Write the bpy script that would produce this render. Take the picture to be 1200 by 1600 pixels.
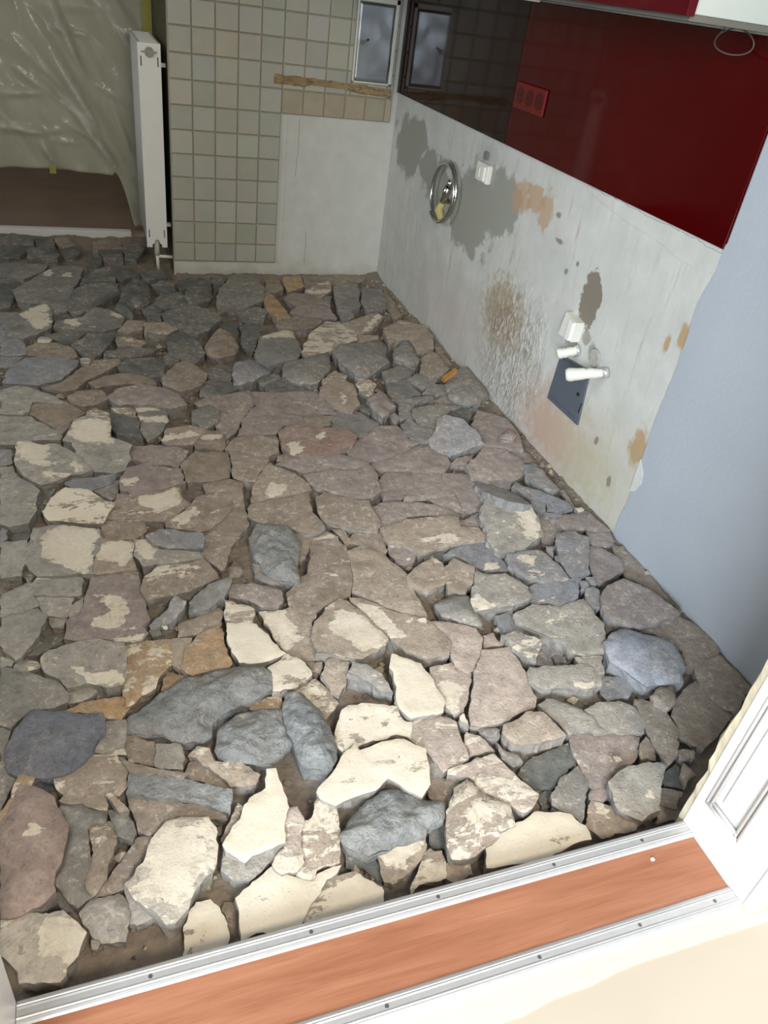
import bpy, math, random
import numpy as np
from mathutils import Vector, Matrix, Euler, noise
from mathutils.geometry import delaunay_2d_cdt

for o in list(bpy.data.objects):
    bpy.data.objects.remove(o)
scene = bpy.context.scene
COL = scene.collection

# ------------------------------------------------------------------ camera
# room axes: x to the right along the tiled wall, y away from the camera, z up;
# origin = back right corner at the level of the broken floor.
CAM_POS = Vector((-1.4115, -3.7851, 1.2739))
CAM_ROT = Euler((math.radians(55.2012), math.radians(-7.1066), math.radians(-18.7763)), 'XYZ')
FOCAL = 1199.7
cam_data = bpy.data.cameras.new('camera')
cam_data.sensor_fit = 'HORIZONTAL'
cam_data.sensor_width = 36.0
cam_data.lens = 36.0 * FOCAL / 1200.0
cam_data.clip_start = 0.02
cam = bpy.data.objects.new('camera', cam_data)
cam.location = CAM_POS
cam.rotation_euler = CAM_ROT
COL.objects.link(cam)
scene.camera = cam

# ------------------------------------------------------------------ world, lights, exposure
world = bpy.data.worlds.new('world')
scene.world = world
world.use_nodes = True
bg = world.node_tree.nodes['Background']
bg.inputs['Color'].default_value = (0.86, 0.93, 1.0, 1)
bg.inputs['Strength'].default_value = 0.75


def area_light(name, pos, target, sx, sy, power, color):
    d = bpy.data.lights.new(name, 'AREA')
    d.shape = 'RECTANGLE'
    d.size, d.size_y = sx, sy
    d.energy = power
    d.color = color
    o = bpy.data.objects.new(name, d)
    o.location = pos
    o.rotation_euler = (Vector(target) - Vector(pos)).to_track_quat('-Z', 'Y').to_euler()
    COL.objects.link(o)
    return o


# daylight window of the room the photograph is taken from (behind, to the left)
area_light('window_daylight', (-3.2, -6.2, 1.75), (-0.7, -2.4, 0.0), 1.8, 1.5, 295, (0.83, 0.91, 1.0))
# daylight through the kitchen's own window in the left wall
area_light('kitchen_daylight', (-3.55, -1.5, 1.65), (0.0, -1.3, 0.4), 1.3, 1.2, 22, (0.9, 0.95, 1.0))
# added light behind the plastic sheet, makes the film glow
area_light('sheet_glow_fill', (-2.3, 2.4, 2.2), (-1.7, 0.9, 0.2), 0.9, 0.9, 5, (1.0, 0.97, 0.9))
# added warm fill in the near room, stands in for sun bounce
area_light('warm_bounce_fill', (-1.0, -4.9, 2.35), (-0.9, -3.2, 0.0), 0.5, 0.5, 48, (1.0, 0.86, 0.68))

scene.view_settings.view_transform = 'Standard'
scene.view_settings.look = 'None'
scene.view_settings.gamma = 1.0
scene.view_settings.use_curve_mapping = False
scene.view_settings.exposure = 0.08

# ------------------------------------------------------------------ helpers
ROTM = CAM_ROT.to_matrix()


def ray(px, py):
    return ROTM @ Vector(((px - 600) / FOCAL, -(py - 800) / FOCAL, -1.0))


def hit(px, py, point, normal):
    """where the line of sight of a traced point meets a real surface"""
    d = ray(px, py)
    n = Vector(normal)
    t = (Vector(point) - CAM_POS).dot(n) / d.dot(n)
    return CAM_POS + d * t


def on_x(px, py, x=0.0):
    return hit(px, py, (x, 0, 0), (1, 0, 0))


def on_y(px, py, y=0.0):
    return hit(px, py, (0, y, 0), (0, 1, 0))


def on_z(px, py, z=0.0):
    return hit(px, py, (0, 0, z), (0, 0, 1))


def lin(r, g, b):
    f = lambda c: (c / 255 / 12.92) if c / 255 <= 0.04045 else ((c / 255 + 0.055) / 1.055) ** 2.4
    return (f(r), f(g), f(b))


class NT:
    """tiny node-tree writer"""

    def __init__(self, name):
        self.mat = bpy.data.materials.new(name)
        self.mat.use_nodes = True
        self.t = self.mat.node_tree
        self.b = self.t.nodes['Principled BSDF']
        self.out = self.t.nodes['Material Output']

    def n(self, typ, **kw):
        nd = self.t.nodes.new(typ)
        for k, v in kw.items():
            setattr(nd, k, v)
        return nd

    def set(self, sock, v):
        if isinstance(v, bpy.types.NodeSocket):
            self.t.links.new(v, sock)
        elif isinstance(v, (tuple, list)) and len(v) == 3 and sock.type == 'RGBA':
            sock.default_value = (*v, 1)
        else:
            sock.default_value = v

    def m(self, op, a, b=0.0, c=None, clamp=False):
        nd = self.n('ShaderNodeMath', operation=op, use_clamp=clamp)
        self.set(nd.inputs[0], a)
        self.set(nd.inputs[1], b)
        if c is not None:
            self.set(nd.inputs[2], c)
        return nd.outputs[0]

    def vm(self, op, a, b=(0, 0, 0), scale=None):
        nd = self.n('ShaderNodeVectorMath', operation=op)
        self.set(nd.inputs[0], a)
        self.set(nd.inputs[1], b)
        if scale is not None:
            self.set(nd.inputs['Scale'], scale)
        return nd.outputs[1] if op in ('LENGTH', 'DISTANCE', 'DOT_PRODUCT') else nd.outputs[0]

    def mix(self, f, a, b):
        nd = self.n('ShaderNodeMix', data_type='RGBA')
        self.set(nd.inputs[0], f)
        self.set(nd.inputs[6], a)
        self.set(nd.inputs[7], b)
        return nd.outputs[2]

    def noise(self, vec, scale, detail=4.0, rough=0.55, dist=0.0):
        nd = self.n('ShaderNodeTexNoise')
        self.set(nd.inputs['Vector'], vec)
        nd.inputs['Scale'].default_value = scale
        nd.inputs['Detail'].default_value = detail
        nd.inputs['Roughness'].default_value = rough
        nd.inputs['Distortion'].default_value = dist
        return nd.outputs[0]

    def voronoi(self, vec, scale, feature='F1'):
        nd = self.n('ShaderNodeTexVoronoi', feature=feature)
        self.set(nd.inputs['Vector'], vec)
        nd.inputs['Scale'].default_value = scale
        return nd.outputs['Distance']

    def ramp(self, v, lo, hi):
        nd = self.n('ShaderNodeMapRange')
        nd.clamp = True
        self.set(nd.inputs[0], v)
        nd.inputs[1].default_value = lo
        nd.inputs[2].default_value = hi
        return nd.outputs[0]

    def obj(self):
        return self.n('ShaderNodeTexCoord').outputs['Object']

    def geo(self):
        return self.n('ShaderNodeNewGeometry').outputs['Position']

    def xyz(self, v):
        nd = self.n('ShaderNodeSeparateXYZ')
        self.set(nd.inputs[0], v)
        return nd.outputs

    def bump(self, h, strength, dist=0.01, normal=None):
        nd = self.n('ShaderNodeBump')
        nd.inputs['Strength'].default_value = strength
        nd.inputs['Distance'].default_value = dist
        self.set(nd.inputs['Height'], h)
        if normal is not None:
            self.set(nd.inputs['Normal'], normal)
        return nd.outputs[0]

    def done(self, color=None, rough=None, normal=None, metal=None, **kw):
        if color is not None:
            self.set(self.b.inputs['Base Color'], color)
        if rough is not None:
            self.set(self.b.inputs['Roughness'], rough)
        if normal is not None:
            self.set(self.b.inputs['Normal'], normal)
        if metal is not None:
            self.set(self.b.inputs['Metallic'], metal)
        for k, v in kw.items():
            self.set(self.b.inputs[k], v)
        return self.mat


def simple(name, rgb, rough=0.6, metal=0.0, var=0.06, scale=20.0, bump=0.0, **kw):
    t = NT(name)
    p = t.obj()
    f = t.noise(p, scale, 3)
    c = lin(*rgb)
    col = t.mix(t.ramp(f, 0.3, 0.7), tuple(x * (1 - var) for x in c), tuple(min(1, x * (1 + var)) for x in c))
    nrm = t.bump(f, bump, 0.004) if bump else None
    return t.done(col, rough, nrm, metal, **kw)


class MB:
    """collects boxes, prisms and tubes; build() links them as one mesh object"""

    def __init__(self):
        self.v, self.f, self.s = [], [], []

    def box(self, a, b):
        (x0, y0, z0), (x1, y1, z1) = a, b
        i = len(self.v)
        self.v += [(x0, y0, z0), (x1, y0, z0), (x1, y1, z0), (x0, y1, z0), (x0, y0, z1), (x1, y0, z1), (x1, y1, z1), (x0, y1, z1)]
        for q in ((0, 3, 2, 1), (4, 5, 6, 7), (0, 1, 5, 4), (1, 2, 6, 5), (2, 3, 7, 6), (3, 0, 4, 7)):
            self.f.append([i + k for k in q])
            self.s.append(False)
        return self

    def rbox(self, a, b, r):
        """box with chamfered edges"""
        lo, hi = Vector(a), Vector(b)
        i = len(self.v)
        idx = {}
        for sx in (0, 1):
            for sy in (0, 1):
                for sz in (0, 1):
                    for ax in range(3):
                        p = [hi[k] if s else lo[k] for k, s in enumerate((sx, sy, sz))]
                        for k, s in enumerate((sx, sy, sz)):
                            if k != ax:
                                p[k] += -r if s else r
                        idx[(sx, sy, sz, ax)] = len(self.v)
                        self.v.append(tuple(p))
        def quad(*k):
            self.f.append([idx[q] for q in k])
            self.s.append(False)
        for s in (0, 1):
            quad((s, 0, 0, 0), (s, 1, 0, 0), (s, 1, 1, 0), (s, 0, 1, 0))
            quad((0, s, 0, 1), (0, s, 1, 1), (1, s, 1, 1), (1, s, 0, 1))
            quad((0, 0, s, 2), (1, 0, s, 2), (1, 1, s, 2), (0, 1, s, 2))
        for s in (0, 1):
            for t in (0, 1):
                quad((s, t, 0, 0), (s, t, 1, 0), (s, t, 1, 1), (s, t, 0, 1))
                quad((s, 0, t, 0), (s, 1, t, 0), (s, 1, t, 2), (s, 0, t, 2))
                quad((0, s, t, 1), (1, s, t, 1), (1, s, t, 2), (0, s, t, 2))
                for u in (0, 1):
                    pass
        for sx in (0, 1):
            for sy in (0, 1):
                for sz in (0, 1):
                    quad((sx, sy, sz, 0), (sx, sy, sz, 1), (sx, sy, sz, 2))
        return self

    def tube(self, pts, r, seg=10, cap=True):
        pts = [Vector(p) for p in pts]
        rr = r if isinstance(r, (list, tuple)) else [r] * len(pts)
        i0 = len(self.v)
        prev = None
        for k, p in enumerate(pts):
            t = (pts[min(k + 1, len(pts) - 1)] - pts[max(k - 1, 0)]).normalized()
            if prev is None:
                a = t.orthogonal().normalized()
            else:
                a = (prev - t * prev.dot(t)).normalized()
            prev = a
            b = t.cross(a)
            for j in range(seg):
                w = 2 * math.pi * j / seg
                self.v.append(tuple(p + (a * math.cos(w) + b * math.sin(w)) * rr[k]))
        for k in range(len(pts) - 1):
            for j in range(seg):
                q = i0 + k * seg
                self.f.append([q + j, q + (j + 1) % seg, q + seg + (j + 1) % seg, q + seg + j])
                self.s.append(True)
        if cap:
            self.f.append([i0 + j for j in range(seg)][::-1])
            self.s.append(False)
            e = i0 + (len(pts) - 1) * seg
            self.f.append([e + j for j in range(seg)])
            self.s.append(False)
        return self

    def prism(self, poly, off):
        """planar outline (3-D points) given thickness along off"""
        i = len(self.v)
        n = len(poly)
        off = Vector(off)
        self.v += [tuple(p) for p in poly] + [tuple(Vector(p) + off) for p in poly]
        self.f.append([i + k for k in range(n)][::-1])
        self.f.append([i + n + k for k in range(n)])
        self.s += [False, False]
        for k in range(n):
            self.f.append([i + k, i + (k + 1) % n, i + n + (k + 1) % n, i + n + k])
            self.s.append(False)
        return self

    def build(self, name, mat, parent=None, fix=True):
        me = bpy.data.meshes.new(name)
        me.from_pydata([tuple(v) for v in self.v], [], self.f)
        me.polygons.foreach_set('use_smooth', self.s)
        me.validate()
        if fix:
            import bmesh
            bm = bmesh.new()
            bm.from_mesh(me)
            bmesh.ops.recalc_face_normals(bm, faces=bm.faces)
            bm.to_mesh(me)
            bm.free()
        me.materials.append(mat)
        o = bpy.data.objects.new(name, me)
        COL.objects.link(o)
        if parent is not None:
            o.parent = parent
        return o


def tag(o, label=None, cat=None, group=None, kind=None):
    if label: o['label'] = label
    if cat: o['category'] = cat
    if group: o['group'] = group
    if kind: o['kind'] = kind
    return o


def empty(name, loc, label, cat, group=None):
    o = bpy.data.objects.new(name, None)
    o.location = loc
    o.empty_display_size = 0.05
    COL.objects.link(o)
    bpy.context.view_layer.update()
    return tag(o, label, cat, group)


def local(o, parent):
    """parent an object built in room coordinates"""
    o.parent = parent
    o.matrix_parent_inverse = Matrix.Translation(-Vector(parent.location))
    return o


def struct(o):
    o['kind'] = 'structure'
    return o


def ragged(pts, step, amp, seed, closed=True):
    """subdivide an outline and roughen it (2-D points)"""
    out = []
    n = len(pts)
    for k in range(n if closed else n - 1):
        a, b = Vector(pts[k]), Vector(pts[(k + 1) % n])
        m = max(1, int((b - a).length / step))
        for j in range(m):
            p = a.lerp(b, j / m)
            w = noise.noise_vector(Vector((p.x * 23 + seed, p.y * 23, seed * 1.7)))
            w2 = noise.noise_vector(Vector((p.x * 70 + seed, p.y * 70, seed * 2.9)))
            out.append(Vector((p.x + amp * (w.x + .5 * w2.x), p.y + amp * (w.y + .5 * w2.y))))
    return out

# ------------------------------------------------------------------ materials of the setting
FLOORZ = 0.05          # level of the former floor covering
GROUND = -0.06         # underside of the bed
BEDZ = -0.026          # dusty bed under the broken screed


def mat_soil():
    t = NT('screed_bed')
    p = t.obj()
    a = t.noise(p, 3, 5)
    b = t.noise(p, 60, 4)
    c = t.mix(t.ramp(a, 0.35, 0.65), lin(140, 126, 111), lin(122, 115, 108))
    c = t.mix(t.m('MULTIPLY', t.ramp(b, 0.45, 0.75), 0.6), c, lin(164, 148, 126))
    return t.done(c, 0.95, t.bump(b, 0.6, 0.01))


def ellipse(t, y, z, cy, cz, ry, rz, nz, wob=0.5, soft=0.25):
    """mask of a stain with a noisy rim, in wall coordinates (metres)"""
    a = t.m('DIVIDE', t.m('SUBTRACT', y, cy), ry)
    b = t.m('DIVIDE', t.m('SUBTRACT', z, cz), rz)
    d = t.m('SQRT', t.m('ADD', t.m('MULTIPLY', a, a), t.m('MULTIPLY', b, b)))
    d = t.m('ADD', d, t.m('MULTIPLY', t.m('SUBTRACT', nz, 0.5), wob * 4))
    return t.m('SUBTRACT', 1.0, t.ramp(d, 1.0 - soft, 1.0 + soft))


def mat_stripped_wall():
    t = NT('stripped_plaster')
    p = t.geo()
    x, y, z = t.xyz(p)
    n1 = t.noise(p, 9, 6, 0.62)
    n2 = t.noise(p, 32, 5, 0.6)
    pst = t.vm('MULTIPLY', p, (1, 1, 0.16))
    st = t.noise(pst, 30, 4, 0.6)
    base = t.mix(t.ramp(n1, 0.3, 0.7), lin(188, 189, 182), lin(206, 206, 200))
    # downward runs of dirt
    run = t.m('MULTIPLY', t.ramp(st, 0.56, 0.72), t.ramp(n1, 0.4, 0.62))
    base = t.mix(t.m('MULTIPLY', run, 0.7), base, lin(160, 144, 124))
    grey = lin(154, 155, 144)
    # bare grey-green plaster patches below the glass panel
    for (cy, cz, ry, rz) in ((-.22, .67, .17, .12), (-.33, .72, .12, .07), (-.5, .62, .13, .07), (-.62, .58, .12, .10), (-.98, .58, .17, .17), (-1.16, .66, .17, .11), (-.9, .52, .12, .09)):
        base = t.mix(ellipse(t, y, z, cy, cz, ry, rz, n1, 0.55, 0.1), base, grey)
    # orange old paint
    for (cy, cz, ry, rz) in ((-1.42, .74, .06, .04), (-1.5, .72, .045, .06), (-1.32, .72, .07, .05)):
        base = t.mix(t.m('MULTIPLY', ellipse(t, y, z, cy, cz, ry, rz, n2, 0.5, 0.15), 0.75), base, lin(184, 152, 118))
    # damp stain with peeling paint underneath
    base = t.mix(t.m('MULTIPLY', ellipse(t, y, z, -1.37, .315, .15, .12, n2, 0.6, 0.3), 0.8), base, lin(160, 143, 108))
    base = t.mix(t.m('MULTIPLY', ellipse(t, y, z, -1.38, .29, .07, .06, n2, 0.5, 0.4), 0.7), base, lin(146, 112, 72))
    # dark cement smear above the switch box
    base = t.mix(ellipse(t, y, z, -1.865, .56, .052, .085, n2, 0.28, 0.06), base, lin(128, 120, 106))
    for (cy, cz, r) in ((-1.80, .455, .022), (-1.9, .45, .022), (-1.83, .42, .03), (-1.94, .43, .02)):
        base = t.mix(t.m('MULTIPLY', ellipse(t, y, z, cy, cz, r, r, n2, 0.6, 0.2), 0.7), base, lin(132, 124, 112))
    # cement rings around the sockets
    base = t.mix(t.m('MULTIPLY', ellipse(t, y, z, -1.02, .76, .09, .08, n2, 0.4, 0.2), 0.5), base, lin(170, 172, 166))
    # reddish and brown wash towards the floor
    base = t.mix(t.m('MULTIPLY', ellipse(t, y, z, -1.84, .1, .22, .12, n2, 0.5, 0.6), 0.85), base, lin(182, 152, 132))
    base = t.mix(t.m('MULTIPLY', ellipse(t, y, z, -1.05, .16, .5, .13, n1, 0.5, 0.8), 0.5), base, lin(184, 172, 160))
    base = t.mix(t.m('MULTIPLY', ellipse(t, y, z, -2.12, .1, .2, .16, n2, 0.4, 0.7), 0.6), base, lin(184, 176, 144))
    # rusty flecks beside the painted wall
    for (cy, cz, ry, rz) in ((-2.29, .62, .02, .035), (-2.24, .58, .012, .022), (-2.27, .28, .035, .06)):
        base = t.mix(t.m('MULTIPLY', ellipse(t, y, z, cy, cz, ry, rz, n2, 0.4, 0.25), 0.85), base, lin(172, 142, 98))
    for (cy, cz, ry, rz) in ((-1.62, .66, .022, .008), (-1.75, .63, .008, .008), (-1.7, .59, .01, .01), (-2.2, .12, .01, .018), (-2.09, .2, .008, .014), (-1.58, .73, .016, .01)):
        base = t.mix(t.m('MULTIPLY', ellipse(t, y, z, cy, cz, ry, rz, n2, 0.5, 0.25), 0.8), base, lin(118, 112, 102))
    spk = t.ramp(t.noise(p, 140, 2), 0.68, 0.74)
    base = t.mix(t.m('MULTIPLY', t.m('MULTIPLY', spk, t.ramp(n1, .5, .65)), 0.5), base, lin(130, 120, 108))
    # relief: flaking paint below the damp stain, light trowel marks elsewhere
    peel = ellipse(t, y, z, -1.48, .2, .2, .22, n1, 0.3, 0.35)
    pv = t.vm('MULTIPLY', p, (1, 1, 0.45))
    fl = t.noise(pv, 46, 3, 0.6, 2.2)
    h = t.m('ADD', t.m('MULTIPLY', t.m('MULTIPLY', fl, peel), 4.5), t.m('MULTIPLY', n2, 0.25))
    base = t.mix(t.m('MULTIPLY', t.m('MULTIPLY', peel, t.ramp(fl, 0.5, 0.38)), 0.7), base, lin(150, 144, 130))
    base = t.mix(t.m('MULTIPLY', t.m('MULTIPLY', peel, t.ramp(fl, 0.5, 0.62)), 0.7), base, lin(226, 226, 222))
    return t.done(base, t.m('SUBTRACT', 0.85, t.m('MULTIPLY', peel, 0.35)), t.bump(h, 0.55, 0.006))


def mat_paint_blue():
    t = NT('pale_blue_wall_paint')
    p = t.obj()
    f = t.noise(p, 90, 3)
    g = t.noise(p, 2.5, 3)
    c = t.mix(t.ramp(g, 0.3, 0.7), lin(166, 173, 181), lin(173, 179, 184))
    return t.done(c, 0.75, t.bump(f, 0.25, 0.003))


def mat_white_plaster():
    t = NT('white_plaster_board')
    p = t.obj()
    f = t.noise(p, 12, 5)
    g = t.noise(p, 80, 3)
    c = t.mix(t.ramp(f, 0.3, 0.7), lin(196, 198, 190), lin(208, 209, 203))
    x, y, z = t.xyz(p)
    low = t.ramp(t.m('ADD', z, t.m('MULTIPLY', f, 0.12)), 0.11, 0.06)
    c = t.mix(t.m('MULTIPLY', low, 0.35), c, lin(176, 160, 138))
    return t.done(c, 0.8, t.bump(g, 0.2, 0.003))


def mat_tile():
    t = NT('glazed_wall_tile')
    p = t.obj()
    oi = t.n('ShaderNodeObjectInfo')
    q = t.vm('ADD', p, t.vm('SCALE', (31.0, 17.0, 23.0), scale=oi.outputs['Random']))
    f = t.noise(q, 14, 4)
    c = t.mix(t.ramp(f, 0.3, 0.7), oi.outputs['Color'], t.mix(0.22, oi.outputs['Color'], lin(206, 196, 176)))
    c = t.mix(t.m('MULTIPLY', t.ramp(oi.outputs['Random'], 0, 1), 0.18), c, lin(146, 154, 142))
    return t.done(c, t.m('ADD', 0.28, t.m('MULTIPLY', f, 0.2)), t.bump(t.noise(q, 25, 3), 0.12, 0.004))


def mat_grout():
    t = NT('brown_grout')
    f = t.noise(t.obj(), 50, 4)
    c = t.mix(t.ramp(f, 0.3, 0.7), lin(150, 141, 122), lin(168, 159, 140))
    return t.done(c, 0.9, t.bump(f, 0.3, 0.003))


def mat_glue():
    t = NT('dried_glue')
    p = t.vm('MULTIPLY', t.obj(), (1, 1, 2.5))
    f = t.noise(p, 28, 5, 0.7)
    c = t.mix(t.ramp(f, 0.38, 0.62), lin(122, 98, 62), lin(164, 146, 110))
    return t.done(c, 0.85, t.bump(f, 0.6, 0.004))


def mat_laminate():
    t = NT('reddish_laminate')
    p = t.obj()
    pm = t.vm('MULTIPLY', p, (1.0, 14.0, 1.0))
    g = t.noise(pm, 3.2, 6, 0.6, 0.6)
    g2 = t.noise(t.vm('MULTIPLY', p, (4.0, 90.0, 1.0)), 4, 4)
    c = t.mix(t.ramp(g, 0.32, 0.68), lin(150, 97, 70), lin(176, 122, 93))
    c = t.mix(t.m('MULTIPLY', t.ramp(g2, 0.5, 0.7), 0.35), c, lin(134, 80, 54))
    return t.done(c, 0.42)


def mat_red_glass(name, rgb, ior=1.5):
    t = NT(name)
    p = t.obj()
    f = t.noise(p, 3, 3)
    c = lin(*rgb)
    col = t.mix(t.ramp(f, .3, .7), tuple(0.85 * k for k in c), c)
    t.b.inputs['Specular IOR Level'].default_value = 0.3
    return t.done(col, 0.07)


def mat_plastic():
    t = NT('milky_plastic_film')
    p = t.obj()
    f = t.noise(t.vm('MULTIPLY', p, (1, 1, 0.5)), 9, 5, 0.6)
    cw = t.n('ShaderNodeAttribute', attribute_name='crease').outputs['Fac']
    c0 = t.mix(t.ramp(f, .3, .7), lin(190, 190, 170), lin(204, 203, 184))
    t.set(t.b.inputs['Base Color'], t.mix(cw, c0, lin(246, 246, 240)))
    t.b.inputs['Roughness'].default_value = 0.2
    t.set(t.b.inputs['Normal'], t.bump(f, 0.35, 0.02))
    tr = t.n('ShaderNodeBsdfTranslucent')
    tr.inputs['Color'].default_value = (0.8, 0.8, 0.74, 1)
    mx = t.n('ShaderNodeMixShader')
    mx.inputs[0].default_value = 0.35
    t.t.links.new(t.b.outputs[0], mx.inputs[1])
    t.t.links.new(tr.outputs[0], mx.inputs[2])
    tp = t.n('ShaderNodeBsdfTransparent')
    m2 = t.n('ShaderNodeMixShader')
    m2.inputs[0].default_value = 0.14
    t.t.links.new(mx.outputs[0], m2.inputs[1])
    t.t.links.new(tp.outputs[0], m2.inputs[2])
    t.t.links.new(m2.outputs[0], t.out.inputs[0])
    return t.mat


M = {
    'soil': mat_soil(), 'stripped': mat_stripped_wall(), 'blue': mat_paint_blue(), 'board': mat_white_plaster(),
    'tile': mat_tile(), 'grout': mat_grout(), 'glue': mat_glue(), 'laminate': mat_laminate(),
    'red': mat_red_glass('red_glass', (70, 2, 5)), 'darkred': mat_red_glass('dark_brown_glass', (34, 12, 10)),
    'cabred': mat_red_glass('red_cabinet_front', (74, 6, 16)),
    'socketred': simple('red_socket_plastic', (104, 8, 10), 0.35, var=0.03),
    'socketdark': simple('dark_socket_hole', (70, 5, 6), 0.5, var=0.03),
    'film': mat_plastic(),
    'white': simple('white_enamel', (232, 232, 226), 0.35, var=0.015),
    'white_wood': simple('white_painted_wood', (222, 221, 219), 0.4, var=0.02),
    'wall_white': simple('white_wall', (212, 214, 206), 0.85, var=0.03),
    'ceiling': simple('ceiling_white', (222, 220, 212), 0.9, var=0.02),
    'steel': simple('brushed_steel', (168, 172, 176), 0.32, 0.85, var=0.08, scale=9),
    'chrome': simple('chrome', (196, 196, 192), 0.14, 1.0, var=0.02),
    'alu': simple('anodised_aluminium', (206, 206, 206), 0.34, 0.55, var=0.04, scale=60),
    'greymetal': simple('grey_painted_metal', (98, 104, 114), 0.45, 0.2, var=0.05),
    'dark': simple('dark_gap', (26, 26, 26), 0.8),
    'screw': simple('screw_steel', (132, 130, 126), 0.4, 0.8),
    'plastic_white': simple('white_plastic', (222, 220, 208), 0.45, var=0.03),
    'beige_plaster': simple('beige_raw_plaster', (208, 198, 172), 0.95, var=0.12, scale=35, bump=0.7),
    'brown_floor': simple('brown_floor', (126, 104, 90), 0.5, var=0.14, scale=5),
    'pale_floor': simple('pale_floor_cover', (190, 179, 162), 0.55, var=0.05, scale=3),
    'tape': simple('yellow_masking_tape', (240, 230, 190), 0.6, var=0.03),
    'tape_old': simple('old_yellow_tape', (158, 152, 72), 0.6, var=0.08),
    'wood': simple('pine_stick', (168, 122, 62), 0.7, var=0.15, scale=40),
    'knock': simple('grey_knockout', (128, 128, 122), 0.7),
    'hose_end': simple('yellowed_tape_wrap', (176, 166, 108), 0.7, var=0.12),
    'grey_board': simple('grey_cabinet_board', (96, 92, 84), 0.6, var=0.08, scale=12),
    'olive': simple('olive_side_shade', (84, 82, 62), 0.8, var=0.2),  # shade behind the radiator, put into the colour
    'cement': simple('grey_cement', (170, 168, 160), 0.95, var=0.15, scale=60, bump=0.6),
    'carcass': simple('white_melamine', (172, 177, 170), 0.5, var=0.02),
    'brass': simple('dull_brass', (150, 132, 90), 0.4, 0.8),
}

# ------------------------------------------------------------------ the setting
LX, DY0, DY1 = -3.3, -3.37, -3.205        # left wall, door wall (near face, far face)
OPL, OPR = -1.598, -0.455                  # door opening
H = 2.5

fb = MB()
WBL_ = -1.034
nx_, ny_ = 220, 260
for j in range(ny_ + 1):
    for i in range(nx_ + 1):
        x = LX + (0.02 - LX) * i / nx_
        y = DY1 - .01 + (.62 - DY1) * j / ny_
        z = BEDZ + .010 * noise.noise(Vector((x * 7, y * 7, 2))) + .007 * noise.noise(Vector((x * 22, y * 22, 5))) + .004 * noise.noise(Vector((x * 60, y * 60, 8)))
        z += .022 * max(0, 1 - abs(x) / .09) + (.02 * max(0, 1 - abs(y) / .09) if WBL_ < x and y < 0 else 0)
        fb.v.append((x, y, z))
for j in range(ny_):
    for i in range(nx_):
        q = j * (nx_ + 1) + i
        fb.f.append([q, q + 1, q + nx_ + 2, q + nx_ + 1])
        fb.s.append(True)
floor_obj = struct(fb.build('floor', M['soil'], fix=False))
ce = struct(MB().box((LX - .1, DY0, H), (0.15, 3.2, H + .1)).build('ceiling', M['ceiling']))

# right wall: stripped plaster, with the pale blue paint as a thin coat of its own
wr = struct(MB().box((0, DY0, GROUND - .1), (0.15, 0.15, H)).build('wall_right', M['stripped']))
edge = [(-2.319, .86), (-2.322, .80), (-2.307, .755), (-2.300, .70), (-2.309, .55), (-2.300, .40), (-2.305, .28), (-2.312, .16), (-2.298, .03), (-2.31, -.16)]
pts = [v for v in ragged(edge, 0.012, 0.004, 3, closed=False)]
poly = [(-0.0005, DY1, 1.2), (-0.0005, -2.325, 1.2), (-0.0005, -2.325, .87)] + [(-0.0005, p.x, p.y) for p in pts] + [(-0.0005, DY1, -.16)]
MB().prism(poly, (-0.0045, 0, 0)).build('paint_coat', M['blue'], wr)
# white paint above the wall units
MB().box((-0.003, DY1, 1.2), (0, 0, H)).build('paint_coat', M['wall_white'], wr)
# a flap of white filler over the edge of the paint
fp = ragged([(-2.302, .262), (-2.33, .235), (-2.337, .2), (-2.32, .165), (-2.302, .155)], 0.01, 0.003, 9)
MB().prism([(-0.004, p.x, p.y) for p in fp], (-0.003, 0, 0)).build('filler_flap', M['board'], wr)

# ridge of thicker plaster left under the end of the glass panel
rg_ = ragged([(-1.70, .848), (-1.95, .846), (-2.318, .842), (-2.318, .79), (-2.2, .785), (-2.05, .80), (-1.9, .812), (-1.75, .83)], .012, .006, 14)
MB().prism([(0.0, p.x, p.y) for p in rg_], (-.0045, 0, 0)).build('plaster_ridge', M['stripped'], wr)

# back wall: tiled pier with a bare white panel
WBL = -1.034
wb = struct(MB().box((WBL, 0, GROUND - .1), (0.0, 0.75, H)).build('wall_back', M['board']))
PX, PZ = -0.546, 0.722
PITCH = 0.0975
gb = MB()
gb.box((WBL + .001, -0.006, 0.05), (PX, 0, 0.722))
gb.box((WBL + .001, -0.006, 0.722), (-0.026, 0, 1.6))
gb.build('grout_bed', M['grout'], wb)
cols = [PX + PITCH * k for k in range(-5, 6)] + [-0.027]
cols[0] = WBL + .002
rows = [0.052] + [PZ + PITCH * k for k in range(-6, 8)]
rng = random.Random(4)
tile_cache = {}


def tile(x0, x1, z0, z1, tint):
    g = 0.0023
    w, h = x1 - x0 - 2 * g, z1 - z0 - 2 * g
    if w < 0.006 or h < 0.006:
        return
    key = (round(w, 3), round(h, 3))
    if key not in tile_cache:
        me = MB().rbox((-w / 2, -0.0055, -h / 2), (w / 2, 0.001, h / 2), min(0.0025, w / 4, h / 4)).build('tile', M['tile'])
        tile_cache[key] = me.data
        o = me
    else:
        o = bpy.data.objects.new('tile', tile_cache[key])
        COL.objects.link(o)
    o.parent = wb
    o.location = ((x0 + x1) / 2, -0.006, (z0 + z1) / 2)
    o.rotation_euler = (rng.uniform(-.006, .006), rng.uniform(-.006, .006), rng.uniform(-.006, .006))
    o.color = (*lin(*tint), 1)


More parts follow.
